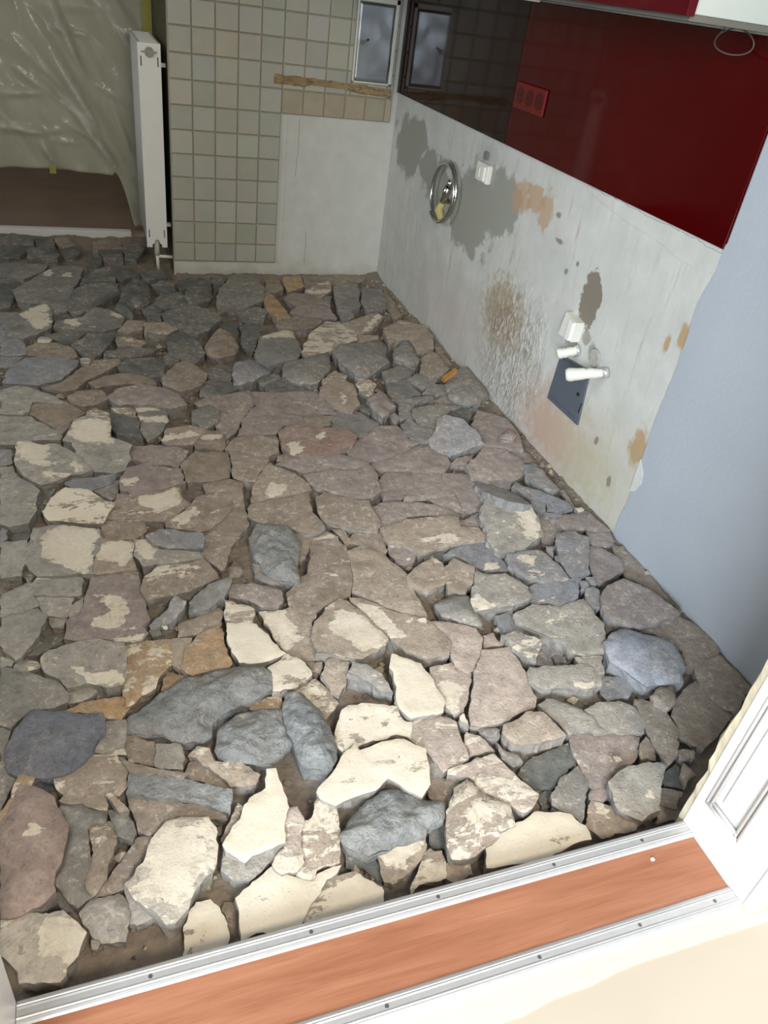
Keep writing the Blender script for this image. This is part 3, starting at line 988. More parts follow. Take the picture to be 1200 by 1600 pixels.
CHUNKS = '''
@ 0 350 4
D h1 | 0,140 60,130 165,135 170,160 120,195 0,205 | grey flake at the photo's left edge, second row from the brown floor strip
D h1 | 165,150 250,140 370,185 350,230 210,240 170,215 | dark wedge in the second row beneath the plastic sheet, left of radiator
D h2 | 215,85 330,75 345,140 300,150 225,120 | dark flake touching the white floor strip below the brown floor
n h2 c.15 | 350,85 420,80 470,130 400,150 360,130 | small brownish flake beneath the brown floor, midway between photo edge and radiator
D h1 | 0,60 120,65 200,90 210,130 80,125 0,130 | dark flake at top left corner of the rubble under the white strip
n h2 c.1 | 575,115 640,95 750,105 770,150 640,155 580,150 | brown flake left of the radiator foot against the back strip
D h1 | 380,155 480,140 500,180 460,200 390,195 | little dark stone left of the rounded stone before the radiator
D h3 | 540,205 600,180 640,215 620,260 550,260 | small rounded dark stone behind the slab with pale spots, towards the radiator
D h1 | 620,165 760,160 770,225 650,220 | dark flat flake directly in front of the brown flake near the radiator
D h1 | 775,120 870,110 900,160 860,215 780,215 | dark greenish stone in the shade beside the radiator's lower left corner
g h2 | 0,245 100,240 300,250 270,290 150,340 60,330 0,310 | long grey slab at left edge behind the big slab with pale spots
D h0 | 0,320 60,335 130,385 90,430 60,520 0,530 | dark slab at left edge beside the big slab with pale spots
g h4 c.12 | 90,410 180,350 270,300 340,265 450,255 520,275 500,330 460,400 430,470 420,540 330,570 305,495 200,495 100,470 / 255,320 310,280 340,310 290,335 / 395,300 430,285 440,330 400,335 | largest grey slab in the far left, two pale spots along its back edge
g h5 c.1 | 130,550 200,510 290,490 315,530 330,600 310,650 230,680 150,710 60,700 0,610 0,550 / 130,560 200,520 280,490 312,520 325,610 240,680 200,630 | grey slab with bright jagged cream patch in the dim far left
D h0 | 330,580 420,540 435,590 340,605 | small dark wedge right of the jagged cream patch
D h4 | 430,480 470,400 570,365 735,370 750,430 660,470 570,530 480,570 425,540 | dark leaf-shaped slab right of the big slab with pale spots
D h3 | 520,330 600,280 690,260 720,300 715,355 570,360 500,385 | dark triangular slab in front of the small rounded stone, below radiator's left
D h2 | 710,265 830,280 865,320 740,350 715,310 | thin greenish flake two rows in front of the radiator foot
D h4 R | 770,400 840,340 920,390 940,480 900,510 850,520 830,580 720,530 | dark lumpy stone with a notch, in front of the radiator
D h2 | 870,300 1000,280 1040,320 960,340 930,350 875,325 | thin flat flake just in front of the radiator pipe
D h2 | 950,380 1010,350 1100,370 1090,420 1010,415 | small oval stone left of the white wall base's left end
D h2 | 1000,440 1120,425 1200,460 1200,510 1020,525 960,490 | greyish green flake behind the big lens-shaped slab
D h1 | 890,530 960,495 1010,530 1000,590 930,590 | small dark stone at the left tip of the big lens-shaped slab
g h3 c.2 | 510,580 600,515 680,530 775,575 760,640 640,665 420,655 330,640 350,605 450,590 / 690,540 770,575 740,590 690,565 / 410,600 490,585 490,640 430,630 | grey slab sprinkled with cream crumbs right of the jagged cream patch
n h3 c.1 | 735,670 800,600 885,600 890,660 800,680 | tan-brown block at the right end of the cream-crumb slab
t h3 c.2 | 900,615 1030,610 1110,650 1040,685 905,670 | tan lens-shaped flake just in front of the big lens-shaped slab
D h1 | 290,690 400,665 540,675 460,740 380,745 | thin slate flake in front of the cream-crumb slab
D h3 | 450,750 560,680 720,680 700,740 600,830 540,820 | dark downward-pointing wedge with one white speck
n h1 c.25 | 725,700 820,705 920,740 880,765 740,755 | small brown flake in front of the tan-brown block
D h0 | 650,790 860,770 990,780 900,820 740,835 650,825 | long thin dark flake behind the dark blade with a deep gap
n h2 | 160,770 240,735 350,740 450,770 500,830 390,840 170,815 | long brownish grey slab behind the large bluish slab
l h4 c.8 | 235,715 260,695 320,720 310,740 230,740 | small pale chip in front of the slab with jagged cream patch
b h2 | 0,610 60,650 150,750 170,810 60,820 0,815 | bluish slab at left edge below the jagged cream patch
b h1 | 0,830 80,815 150,825 70,890 0,900 | narrow bluish slab at left edge behind the large bluish slab
b h3 | 70,890 170,835 370,825 485,850 480,890 380,960 230,1005 100,1000 10,985 | large bluish lens-shaped slab at the far left
l h4 c.7 | 500,830 570,840 550,870 500,865 | tiny white chip at the right tip of the large bluish slab
n h2 | 480,920 560,850 740,840 745,870 560,970 480,1030 390,1045 250,1020 380,990 | long diagonal brownish slab right of the large bluish slab
n h1 | 560,990 650,950 800,925 940,950 980,995 720,1000 600,1025 | flat brown slab in front of the dark blade-like slab
D h3 | 730,880 800,840 960,835 1040,860 1020,950 940,950 830,930 | dark blade-like slab with a deep black gap behind it
D h0 | 1030,800 1130,830 1120,870 1040,870 | small dark stone below the grey egg-shaped stone
n h3 c.1 | 430,1070 500,1040 640,1030 680,1080 610,1120 540,1135 470,1120 | tan olive lens-shaped stone behind the cream strips at left
m h3 c.1 | 670,1080 740,1020 870,1000 1030,1020 1120,1060 1160,1130 1060,1150 960,1130 850,1125 730,1130 690,1110 | wide mauve slab behind the fragment with cream-striped back
@ 280 400 4
D h4 | -110,360 -60,330 100,305 220,345 260,385 190,460 110,485 30,470 -60,430 | big grey lens-shaped slab between radiator and white wall base
D h2 | 0,150 100,120 190,160 200,200 60,195 0,210 | arched dark flake at the foot of the tiled wall
D h2 | 30,240 60,195 190,200 205,260 120,300 60,300 | dark rounded flake one row in front of the tiled wall
D h1 | 200,150 260,115 300,130 270,200 220,200 | dark gap-side stone between arched flake and large grey-tan block
g h5 | 250,210 330,120 410,105 490,150 540,200 520,270 480,290 400,325 240,310 | large grey-tan block against the white base of the tiled wall
n h2 | 540,150 620,150 645,210 600,230 545,215 | small brown block right of the large block at the tiled wall
o h2 | 640,130 760,120 780,190 680,225 650,180 | orange brick-coloured lump at the foot of the white wall panel
o h4 | 520,270 550,215 600,250 690,380 620,395 540,330 | leaning brown slat-like flake in front of the orange lump
D h2 | 350,340 480,315 560,340 520,390 400,390 | dark flake in front of the large grey-tan block
n h3 | 660,260 700,225 860,240 940,305 830,290 720,310 | thin mauve slab in front of the orange lump
m h3 | 690,350 760,290 830,285 940,330 980,380 820,380 | grey mauve slab leaning behind the tan slab in the back corner
t h6 c.5 | 780,215 930,150 955,210 900,250 860,245 | cream wedge pointing up at the foot of the white panel
g h3 | 860,250 960,250 930,305 | small greenish triangle under the upright cream wedge
g h6 | 965,190 1000,165 1120,175 1130,310 1080,335 990,330 | cube-like grey block, left of the pair in the back corner
g h2 | 1000,340 1080,330 1100,370 1040,410 1000,385 | small grey stone in front of the left cube-like block
n h2 | 600,400 690,380 870,380 900,410 860,440 760,460 620,450 | flat brown slab behind the cream-topped slab at the back
t h6 c.6 | 770,570 830,470 920,410 1060,430 1110,470 1110,520 940,590 800,620 770,600 | cream-topped slab in the heap near the back corner
g h6 c.2 R2 | 480,580 510,500 660,460 720,470 760,590 740,640 560,680 480,660 / 520,500 670,462 715,475 725,520 520,530 | grey boulder-like block with tan top, left in the back heap
g h5 c.05 R2 | 650,690 660,665 930,600 945,690 900,760 820,800 720,790 650,740 | wedge block with white flecks in front of the cream-topped slab
b h4 R2 | 340,670 430,650 510,670 565,720 470,770 350,810 335,740 | smooth grey five-sided stone in front of the tan-topped boulder
n h5 R | 160,570 210,490 260,455 330,490 370,560 350,610 240,635 170,610 | brown peaked stone right of the big lens-shaped slab
D h2 | 380,440 490,425 500,500 470,580 420,590 390,540 | dark upright stone between brown peaked stone and tan-topped boulder
D h1 | 230,420 290,405 370,415 360,470 300,460 | dark flake behind the brown peaked stone
D h2 | 480,770 590,725 640,760 560,800 520,810 | small dark wedge right of the smooth five-sided stone
D h1 | 540,810 640,765 790,810 800,840 580,850 | low dark wedge in front of the white-flecked wedge block
D h0 | 120,700 290,700 330,740 320,790 190,760 | dark low stone left of the smooth five-sided stone
D h0 | 130,810 200,770 340,790 380,830 280,860 130,880 | dark brown flake in front of the smooth five-sided stone
D h3 | -80,520 -50,480 30,475 130,530 160,610 110,665 30,640 -60,600 | grey egg-shaped stone in front of the big lens-shaped slab
n h3 c.08 | -40,690 0,660 70,645 180,740 140,800 90,830 0,840 -90,800 -110,760 | brownish rounded slab in front of the grey egg-shaped stone
m h0 | 95,920 160,880 320,860 430,835 520,900 430,960 390,1040 300,1150 230,1060 260,970 130,940 | mauve slab split by a crack, behind the cream-streaked pair
g h1 | 70,970 180,930 260,965 240,1040 150,1085 80,1030 | grey heart-shaped fragment left of the cracked mauve slab
m h1 c.1 | 450,850 600,850 800,835 860,850 960,920 960,990 800,990 600,960 480,930 | wide mauve slab with pale dots before the white-flecked wedge
n h0 | 785,1000 950,1000 945,1050 880,1070 780,1060 | narrow brown block behind the orange fragment with cream splashes
@ 350 400 3
r h3 c.15 | 255,830 300,785 370,800 560,805 620,835 610,870 550,900 480,925 330,940 280,890 / 285,880 350,870 375,910 320,940 / 430,840 470,825 480,850 445,865 | orange-brown fragment with cream splashes in the middle of the floor
g h0 | 505,760 520,725 640,735 725,785 700,830 640,860 620,830 510,800 | flat grey slab right of the orange-brown fragment
t h4 c.15 | 455,610 480,590 560,580 600,600 640,700 600,730 530,710 450,650 / 540,640 590,650 560,690 | tan block with white dabs in front of the white-flecked wedge
t h5 c.6 | 450,590 520,540 580,560 570,583 470,595 | crumbly cream piece on the back edge of the tan block
t h4 c.6 | 620,600 650,565 720,600 680,660 640,640 | small cream-faced wedge right of the tan block
m h4 R2 | 680,660 730,625 770,650 805,700 740,750 700,720 | round mauve stone right of the small cream-faced wedge
D h0 | 615,610 640,650 680,665 690,735 650,730 625,700 | dark sloping flake between tan block and round mauve stone
@ 540 430 4
t h6 c.1 | -10,300 100,255 200,228 238,260 170,340 110,365 60,370 20,340 / 100,355 160,275 205,228 235,255 150,340 | brown fragment with a bright cream edge under the cube-like pair
t h4 c.2 | 80,370 205,375 205,400 80,430 | thin tan sliver behind the grey boulder in the back heap
g h6 R2 | -90,470 -40,430 80,420 215,405 260,440 265,545 200,590 130,645 70,620 -30,550 | broad grey boulder with brown underside in the back heap
g h5 | 100,95 120,75 220,85 260,140 250,200 200,220 130,220 105,180 | cube-like grey block, right of the pair in the back corner
t h8 c.2 | 240,330 340,275 510,320 540,370 560,450 450,475 400,400 300,400 270,440 | tan-topped block against the right wall in the back corner
g h5 R2 | 305,450 340,410 400,405 460,520 440,580 310,520 | upright grey stone in front of the tan-topped corner block
n h4 | 470,520 540,465 580,500 650,580 600,620 540,640 480,600 | brown slab against the right wall beside the wooden stick
g h3 | 235,600 330,560 420,590 420,620 330,655 250,650 | light grey oval flake in front of the upright grey stone
g h2 | 260,680 390,650 420,690 460,740 330,780 270,740 | grey flat slab right of the round mauve stone
g h2 | 390,650 460,610 580,640 540,700 440,690 | small grey flake behind the wooden stick's left end
g h2 | 470,740 540,680 610,680 630,740 | little grey flake left of the big boulder at the right wall
g h2 c.1 | 270,770 420,760 550,745 550,775 430,790 | thin grey splinter behind the grey lens slab at right
n h1 | 550,780 630,745 660,800 600,805 | small brown flake at the left foot of the wall boulder
g h7 R2 | 620,680 710,580 800,560 870,690 880,740 830,800 770,815 700,805 650,770 | large rounded grey boulder resting against the damp-stained right wall
g h1 | 330,795 430,800 410,850 430,890 340,890 | small grey flake left of the grey lens slab at right
g h3 | 420,830 540,810 720,815 600,880 560,950 470,930 420,880 | grey lens-shaped slab in front of the wall boulder
g h2 | 340,930 400,890 470,950 560,930 530,1040 440,1020 360,980 | grey curved fragment left of the bluish tilted slab
m h2 | 275,880 310,850 340,890 320,910 | tiny mauve pebble in front of the round mauve stone
b h5 s.1,.25 | 520,1040 580,890 640,870 750,895 860,1050 650,1130 560,1090 | bluish tilted slab in front of the wall boulder
D h0 | 650,1130 860,1065 800,1100 720,1110 | dark sliver under the bluish tilted slab
m h0 | 660,1180 700,1140 800,1120 750,1190 | small mauve flake in the hollow below the bluish tilted slab
D h2 | 635,870 720,820 800,825 770,895 690,880 | dark wedge between wall boulder and bluish tilted slab
@ 0 630 4
g h1 c.1 | 850,10 1030,20 1050,100 990,190 920,235 880,170 860,80 / 850,15 1030,20 1045,45 860,60 / 865,85 1050,75 1045,120 870,110 | grey fragment with cream-striped back, behind the thin cracked strip
l h2 c.12 | 0,-80 110,-120 200,-100 340,-40 440,0 200,-10 165,50 130,70 0,65 | wide greenish grey slab at left edge in front of the bluish slab
n h1 c.05 | 170,60 190,0 440,0 540,50 450,110 390,185 290,120 | olive grey slab right of the wide greenish slab at left edge
l h1 c.15 | 0,75 180,85 290,140 390,190 370,220 200,225 90,255 0,260 | long pale-grey slab at left edge with white streak, behind cream slab
l h3 c.5 s0,.08 | 90,265 110,235 180,240 260,260 370,255 470,310 570,410 480,440 260,505 170,450 110,380 / 110,240 200,245 300,265 290,390 200,380 120,300 / 460,380 560,410 480,430 | big slab with streaky cream on its left, near left edge
l h3 c.15 s0,.08 | 445,240 380,225 430,170 450,110 530,80 690,100 700,210 820,260 825,350 780,410 720,430 590,415 530,380 / 460,110 600,90 690,110 700,240 560,260 440,220 | large slab with round cream patch on its back half
t h3 c.5 | 550,50 600,20 680,60 690,110 600,90 540,80 | small cream strip behind the slab with round cream patch
t h2 c.5 | 680,20 830,30 850,90 720,50 | thin cream splinter behind the dark grey triangular flake
D h2 | 690,110 760,60 850,95 885,215 740,190 700,140 | dark grey triangular flake right of the round cream patch
b h0 | 0,290 60,290 75,370 0,385 | bluish stub at left edge beside the streaky cream slab
l h0 | 0,390 90,390 110,450 0,455 | narrow grey slab at left edge in front of the bluish stub
l h2 c.12 | 0,460 130,455 240,540 220,660 190,740 60,765 0,750 | large grey slab at left edge with fine white streaks
D h-2 | 230,520 340,510 320,590 260,680 215,690 | dark low filler stone between streaked grey slab and cream hexagon
b h1 | 400,500 460,470 720,435 725,490 570,545 440,525 | bluish grey strip in front of the streaky cream slab
g h0 | 590,545 750,480 740,570 690,605 | grey triangular flake right of the bluish grey strip
t h3 c.85 s0,.1 | 400,525 540,540 640,590 710,620 650,740 430,745 300,735 270,670 320,600 | six-sided slab fully coated in streaky cream
m h1 c.2 | 800,400 920,365 970,380 1100,420 1150,500 1090,510 870,560 760,540 755,470 / 760,470 880,450 860,500 760,530 | mauve slab with a cream tongue on its left corner
n h1 c.3 | 740,560 870,560 1110,520 1140,590 1190,620 1020,745 930,740 820,715 670,720 700,640 / 860,580 1110,530 1130,620 1000,680 880,640 | brown slab with broad cream patch, right of the cream hexagon
n h0 c.15 | 660,730 820,720 900,740 910,800 830,850 650,850 640,790 | brown block between cream patch slab and the long dark crack
l h2 c.2 | 215,780 350,770 390,765 630,780 640,850 580,960 560,1070 480,1060 380,1080 220,1075 145,980 190,870 / 400,770 630,785 580,960 560,1060 470,1050 340,990 250,960 270,830 340,790 | big squarish slab splashed with white-cream, left side of the floor
t h2 c.3 | 640,855 830,855 835,960 850,1040 570,1070 590,970 / 660,860 830,860 830,980 780,1010 600,960 | cream-backed slab left of the long dark crack
b h1 | 0,780 45,790 40,850 0,865 | little bluish stone at left edge behind a dark hollow
D h-2 | 40,800 200,780 210,810 180,855 40,850 | dark low slab left of the white-splashed squarish slab
l h2 | 0,865 170,855 180,900 150,1000 110,1070 0,1090 | plain grey slab at left edge beside the white-splashed slab
D h0 | 120,1050 170,1035 215,1075 150,1110 | dark pebble at the lower left of the white-splashed slab
m h1 | 825,350 830,265 960,260 1180,290 1130,370 1110,400 970,375 900,360 | smooth mauve slab behind the mauve slab with cream tongue
@ 260 660 4
n h2 c.3 | -30,110 0,30 150,20 245,50 165,140 0,145 / 0,85 150,60 200,75 150,95 0,110 | brown slab with cream streak, left of a zigzag crack
n h2 c.2 | 175,140 252,52 350,60 380,140 350,165 190,160 / 200,80 350,75 350,100 220,110 | brown slab with cream streak, right of a zigzag crack
n h1 c.04 | 90,240 180,180 380,180 400,330 370,345 230,365 130,375 100,290 | smooth brownish grey slab bounded by cracks, left of the brown pentagon
m h1 | 40,290 85,285 115,380 60,390 | little mauve sliver left of the smooth brownish slab
n h1 c.04 | 400,185 480,190 600,220 640,228 620,280 580,310 570,370 430,340 405,290 | brown pentagonal slab in front of the brown olive-edged slab
n h2 | 375,160 430,95 520,80 690,90 710,180 640,212 560,205 450,178 | brown slab with olive front left of the cream-splashed orange fragment
m h1 c.03 | 470,20 530,-90 600,-110 860,-40 860,20 720,10 690,70 520,75 440,85 | mauve-brown slab left behind the cream-splashed orange fragment
n h0 | 690,240 700,205 770,195 890,190 780,240 | thin brown splinter in front of the cream-splashed orange fragment
t h2 c.3 | 590,320 650,250 690,270 750,290 850,340 895,390 895,420 640,475 540,500 545,400 580,360 / 620,440 650,370 760,390 750,430 660,465 | tan slab with faint cream blotch in the middle of the floor
n h2 c.12 | 530,515 640,485 880,430 910,560 980,620 980,660 870,690 780,660 700,625 600,640 520,580 | large brown slab behind the grey upturned rock
n h1 c.35 | -10,610 100,560 200,460 430,410 425,530 280,655 200,680 0,650 / 60,600 170,530 190,560 130,620 | brown slab with ragged cream blots behind the dark slate ridge
n h1 c.05 | 240,440 230,380 410,345 480,375 500,540 510,640 440,700 350,690 285,655 430,530 425,420 | curved brown slab along the wide crack, behind the hollow
n h0 | 285,655 350,690 450,700 400,800 340,930 270,870 220,810 250,720 | brownish grey slab sloping into the hollow
m h-4 R2 | 370,920 430,860 480,900 470,960 400,965 | small round mauve stone lying in the hollow
S h4 R | 530,720 560,640 620,650 750,630 800,700 830,760 810,850 830,1010 720,980 640,950 560,860 530,800 | grey upturned rock beside the hollow, its rough side showing
n h0 | 790,680 880,705 990,665 910,760 850,850 820,860 820,740 | brown ledge right of the upturned rock by the hollow
g h1 R2 | 540,880 580,875 640,950 760,1000 640,1000 560,960 | small grey stone at the foot of the upturned rock
m h2 c.05 | 390,1030 440,1010 530,1000 720,1040 735,1110 700,1150 600,1150 500,1100 390,1090 | thin mauve-grey slab lying behind the bright cream slab
g h4 s.2,.15 | 130,1120 270,1010 400,970 410,1000 360,1080 250,1150 150,1190 | grey slab tilted on edge, left of the thin mauve-grey slab
n h-1 c.1 | 770,100 890,30 960,40 900,150 860,190 790,180 | brown low slab fragment in the crack beside the orange piece
@ 0 700 3
b h4 s0,.2 | 685,400 750,380 960,395 970,425 950,455 800,465 720,430 | dark slate ridge lying across the brown blotched slab
n h2 c.3 | 680,600 740,545 960,525 1030,605 860,680 690,710 675,660 | brown square slab with cream speckles right of the long crack
l h2 c.3 | 625,430 680,420 760,470 850,480 930,480 950,515 740,545 670,555 640,500 / 625,430 680,420 740,470 720,520 660,530 | slab with bright cream left tip beneath the dark slate ridge
@ 350 700 3
m h1 c.05 | 250,70 390,30 520,20 680,65 700,105 640,100 500,92 380,120 320,95 | long mauve slab in front of the cream-splashed orange fragment
m h2 | 380,125 500,95 620,100 690,90 720,130 735,190 690,235 580,228 460,195 410,170 | broad mauve-grey slab at the centre, in front of long mauve slab
n h2 c.03 | 425,235 470,205 580,232 690,245 700,290 740,350 720,390 480,350 440,290 | brown slab with grey front edge at the centre of the floor
n h1 c.12 | 415,430 470,390 510,400 580,480 605,580 590,690 460,730 430,770 380,785 340,755 310,740 300,680 345,620 390,590 | large speckled brown slab right of the upturned rock, with curved crack
t h1 c.4 | 165,765 290,755 320,740 380,787 430,775 410,800 420,900 435,980 385,1000 300,950 240,880 190,820 / 165,765 280,760 325,830 310,930 290,940 200,820 | slab with cream left half and mottled grey right, behind dark rocks
n h0 | 510,380 560,375 600,430 580,460 530,400 | small brown wedge at the tip of the curved crack
n h0 c.05 | 590,440 620,380 740,382 765,480 755,500 680,480 640,450 | brown slab in front of the brown slab with grey front edge
t h2 c.05 | 585,480 640,450 730,490 850,580 900,690 945,790 900,790 800,760 650,690 600,670 610,580 | long tan slab tapering to the right, right of the curved crack
t h4 c.45 | 415,840 470,745 540,705 580,720 680,790 770,885 750,920 650,975 560,970 440,950 420,900 / 540,760 650,790 765,885 740,920 640,950 560,870 480,850 | rounded tan slab with smooth cream top, right of the mottled slab
t h3 c.3 | 585,705 650,700 800,770 950,800 1065,910 1060,955 960,985 870,950 780,890 690,790 / 620,720 700,740 850,880 790,890 | long tan slab with grey front edge beside the rounded tan slab
l h5 c.25 s0,.15 | 610,1000 660,1005 740,1060 800,1140 740,1130 640,1080 595,1050 | pale grey wedge with shiny front beside the tall cream slab
@ 520 640 4
m h1 c.02 | 60,235 140,195 290,100 400,100 470,180 540,200 380,290 230,325 100,290 | broad mauve slab right of the cream-splashed orange fragment
m h0 c.02 | 225,345 330,310 540,220 600,230 710,285 740,340 700,385 560,380 330,380 250,370 | long mauve-grey slab left of the bluish tilted slab
m h0 | 300,420 340,385 480,385 510,430 520,480 420,550 310,555 300,490 | mauve slab with one white dab, at a crack crossing
m h0 | 490,385 680,385 750,500 760,530 600,545 550,560 430,555 520,480 | mauve slab right of the one with a white dab
m h0 c.05 | 690,390 830,400 860,440 960,540 940,620 900,630 810,610 760,510 700,440 | mauve slab left of the leaning slate blades
m h-1 | 600,560 760,530 800,590 830,640 740,630 640,600 | small mauve fragment behind the mottled pale slab
m h0 | 290,580 360,565 560,580 740,620 800,650 780,670 560,660 440,665 380,620 | long narrow mauve slab just behind the mottled pale slab
m h0 c.02 | 240,610 290,585 380,625 450,670 350,730 300,720 | mauve triangle left of the mottled pale slab
t h2 c.3 | 310,740 450,680 600,670 790,670 800,730 900,740 960,810 800,830 620,870 540,890 460,850 350,830 / 690,800 750,780 780,800 700,830 | wide mottled pale slab right of centre
m h0 c.15 | 350,840 450,850 520,900 500,960 410,970 350,910 | small pitted mauve block in front of the mottled pale slab
D h0 | 570,910 660,880 700,870 680,930 600,940 | dark little stone in the crack before the mottled pale slab
b h1 c.1 | 690,900 800,840 960,815 1090,980 1090,1010 960,1010 860,960 780,920 / 960,960 1030,950 1030,990 970,990 | bluish slab with pale dabs left of the flecked slab
t h3 c.2 | 460,1040 500,990 620,920 690,950 710,1090 600,1130 490,1100 / 620,920 680,930 690,970 640,970 | left one of two thick tan blocks side by side at right centre
t h3 c.12 | 700,970 760,920 880,980 870,1080 820,1140 730,1130 714,1080 | right one of two thick tan blocks side by side at right centre
m h0 | 780,680 810,690 920,640 930,700 910,740 800,730 | mauve corner fragment behind the flecked slab with orange corner
@ 700 620 4
l h5 c.3 s0,.05 | 205,750 250,640 300,630 520,680 585,830 580,870 500,920 330,975 250,890 / 370,650 520,680 585,830 560,880 480,870 470,750 400,700 | thick slab with white flecks and an orange-tan corner, near right wall
b h4 s-.2,-.3 | 130,510 260,530 420,600 520,670 380,650 230,590 | slate blade leaning left, behind the slab with orange-tan corner
b h0 | 250,515 400,500 400,570 320,560 | dark bluish flake in the hole behind the leaning slate blade
b h3 | 410,560 430,530 530,570 740,640 780,690 690,710 620,650 520,640 | long bluish bar-shaped slab among the slate pieces by the wall
b h3 | 465,420 540,410 690,570 660,600 600,560 490,490 | bluish bar touching the right wall below the grey cover plate
b h2 | 530,640 600,640 610,700 560,720 530,690 | small bluish cube, left of two beside the bar-shaped slab
b h1 | 615,660 690,660 690,710 622,710 | small bluish cube, right of two beside the bar-shaped slab
m h2 | 110,430 180,360 370,340 470,400 480,480 410,520 240,515 140,500 | smooth pale mauve slab behind the leaning slate blades
m h3 | 190,360 230,310 360,320 370,342 | thin mauve flake behind the smooth pale mauve slab
m h3 | 150,180 190,80 270,100 350,130 440,230 460,320 220,305 | smooth mauve slab against the right wall, right of the bluish tilted slab
m h6 R2 | 320,230 370,200 430,230 410,265 330,260 | small oval stone lying on the smooth mauve slab at the wall
m h1 | 650,760 700,740 880,720 860,820 740,830 | mauve flake at the wall foot below the small white crumbs
b h1 | 600,720 720,715 690,760 640,750 | small bluish flake in front of the two small cubes
m h-2 | 540,720 620,740 740,830 650,880 640,930 580,900 590,830 | low mauve slab right of the slab with orange-tan corner
b h3 c.02 | 660,900 680,850 800,835 890,880 880,1020 890,1100 800,1160 720,1040 690,970 | long bluish slab standing lengthwise near the end of the stripped wall
m h1 c.05 | 875,930 960,940 1100,1020 1090,1090 960,1160 920,1150 890,1030 | mauve slab at the wall where blue paint begins
m h1 c.1 | 870,840 1000,840 1050,900 1000,940 910,930 | plastery mauve fragment at the lower end of the stripped wall
b h3 c.25 | 370,980 490,955 590,965 690,1050 750,1130 600,1150 440,1110 380,1060 / 440,990 560,1000 530,1050 450,1030 | bluish slab with pale blotches in front of the flecked thick slab
b h1 | 605,930 650,930 655,1000 620,980 | tiny bluish chip between flecked slab and long bluish slab
b h1 | 660,990 700,980 705,1040 670,1020 | tiny bluish splinter at the left side of the long bluish slab
l h3 c.8 | 790,690 845,688 850,710 820,725 | small white plaster crumb at the foot of the stripped wall
@ 780 800 4
b h2 c.2 | 190,460 300,420 470,415 495,490 480,545 390,600 300,560 200,575 | bluish slab with net of fine cracks, before the pale-blotched bluish slab
b h2 | 530,490 580,465 625,490 625,600 570,610 | bluish oblong stone left of the tooth-shaped slab
b h1 | 500,430 550,430 560,480 510,500 | small bluish stone behind the bluish oblong stone
b h2 | 555,410 595,400 605,455 565,455 | tiny bluish stone at the foot of the long bluish slab
l h3 c.15 | 85,640 200,580 380,590 530,550 650,700 655,780 640,880 560,900 450,880 400,810 250,750 100,690 | broad bluish-grey slab with chipped pale top, left of blue-tinted boulder
m h5 | 640,510 690,460 780,415 870,450 1060,570 1130,640 1000,680 830,715 690,655 640,590 | tooth-shaped mauve slab against the blue-painted wall
B h4 R2 | 635,810 700,750 790,725 970,775 1110,830 1160,940 1160,1050 930,1080 830,1020 700,930 | large blue-tinted boulder near the blue-painted wall
n h-2 | 660,670 740,660 830,720 700,750 660,770 | brown low piece behind the blue-tinted boulder
l h5 c.5 | 15,770 100,755 260,790 230,930 150,900 60,840 | pale triangular chunk with thick grey side, right of the pink slab
b h-3 | 250,780 460,880 470,930 350,960 220,950 240,880 | low dark bluish slab right of the pale triangular chunk
b h-1 | 340,900 430,895 420,935 350,935 | small bluish stone on the low dark bluish slab
l h3 c.3 | 480,905 640,900 665,1010 630,1020 560,970 490,950 | pale jagged flake left below the blue-tinted boulder
l h4 c.15 | 165,1000 190,975 400,960 560,965 640,1030 650,1085 520,1105 300,1100 190,1050 / 470,1065 640,1070 640,1085 540,1105 480,1100 | oblong tan slab with cream patch at its front right corner
b h-1 | 650,1030 800,1020 840,1080 800,1150 690,1180 640,1130 | low bluish slab in front of the blue-tinted boulder
b h-2 | 665,900 720,940 700,1000 672,1000 | dark bluish sliver at the left tip of the blue-tinted boulder
n h-3 | 840,1050 1000,1085 970,1150 900,1170 840,1120 | low brown stone in front of the blue-tinted boulder
@ 880 960 4
n h1 | 430,90 730,10 830,60 960,170 970,220 830,320 770,320 740,230 680,180 580,120 | brown slab along the blue wall, behind the blue-tinted boulder
n h1 | 820,330 960,240 1060,330 1170,450 1080,630 980,580 900,490 840,400 | brown slab in the corner of blue wall and door frame
n h0 | 700,530 830,420 960,560 1050,640 900,850 720,760 690,640 | dark brown slab beside the ragged plaster edge of the door frame
n h3 R2 | 560,500 620,440 690,440 710,540 660,600 600,560 | round brown stone in front of the blue-tinted boulder
n h1 | 450,520 560,540 650,610 710,720 710,860 660,930 600,840 540,750 500,640 | curved brownish slab in front of the round brown stone
l h1 c.04 | 150,590 200,550 390,555 460,590 510,680 500,740 280,740 230,670 | pale mauve slab with straight front crack, right of the tan-topped block
n h1 c.15 | 470,870 490,800 520,760 570,830 590,910 480,900 | small brown fragment with tan dab behind the five-sided grey chunk
n h2 | 720,840 820,840 820,890 720,885 | small brown brick-like stone near the door frame
n h1 | 740,920 830,990 780,1070 740,1000 | small olive splinter beside the door frame's plaster edge
D h-1 | 620,1000 700,930 740,1000 760,1080 650,1080 | dark stone in the shade right of the five-sided grey chunk
n h0 | 620,1090 750,1110 700,1200 600,1190 | olive brown flake nearest the right end of the metal strip
@ 760 1080 4
l h2 c.2 | 335,80 380,40 470,70 600,105 680,160 760,255 600,260 520,280 470,230 400,150 | speckled grey slab right behind the tan-topped block
t h5 s0,.05 | 100,200 260,140 360,140 480,270 300,310 170,320 95,260 | tan-topped thick block with bluish broken front, right foreground
m h0 c.02 | 520,300 620,270 860,270 960,290 940,380 920,430 780,510 740,600 650,590 600,500 560,450 530,360 | broad mauve slab holding a tan pebble, right foreground
D h-1 | 200,510 280,400 500,320 540,420 440,570 420,600 300,600 | smooth dark grey slab under the tan-topped thick block
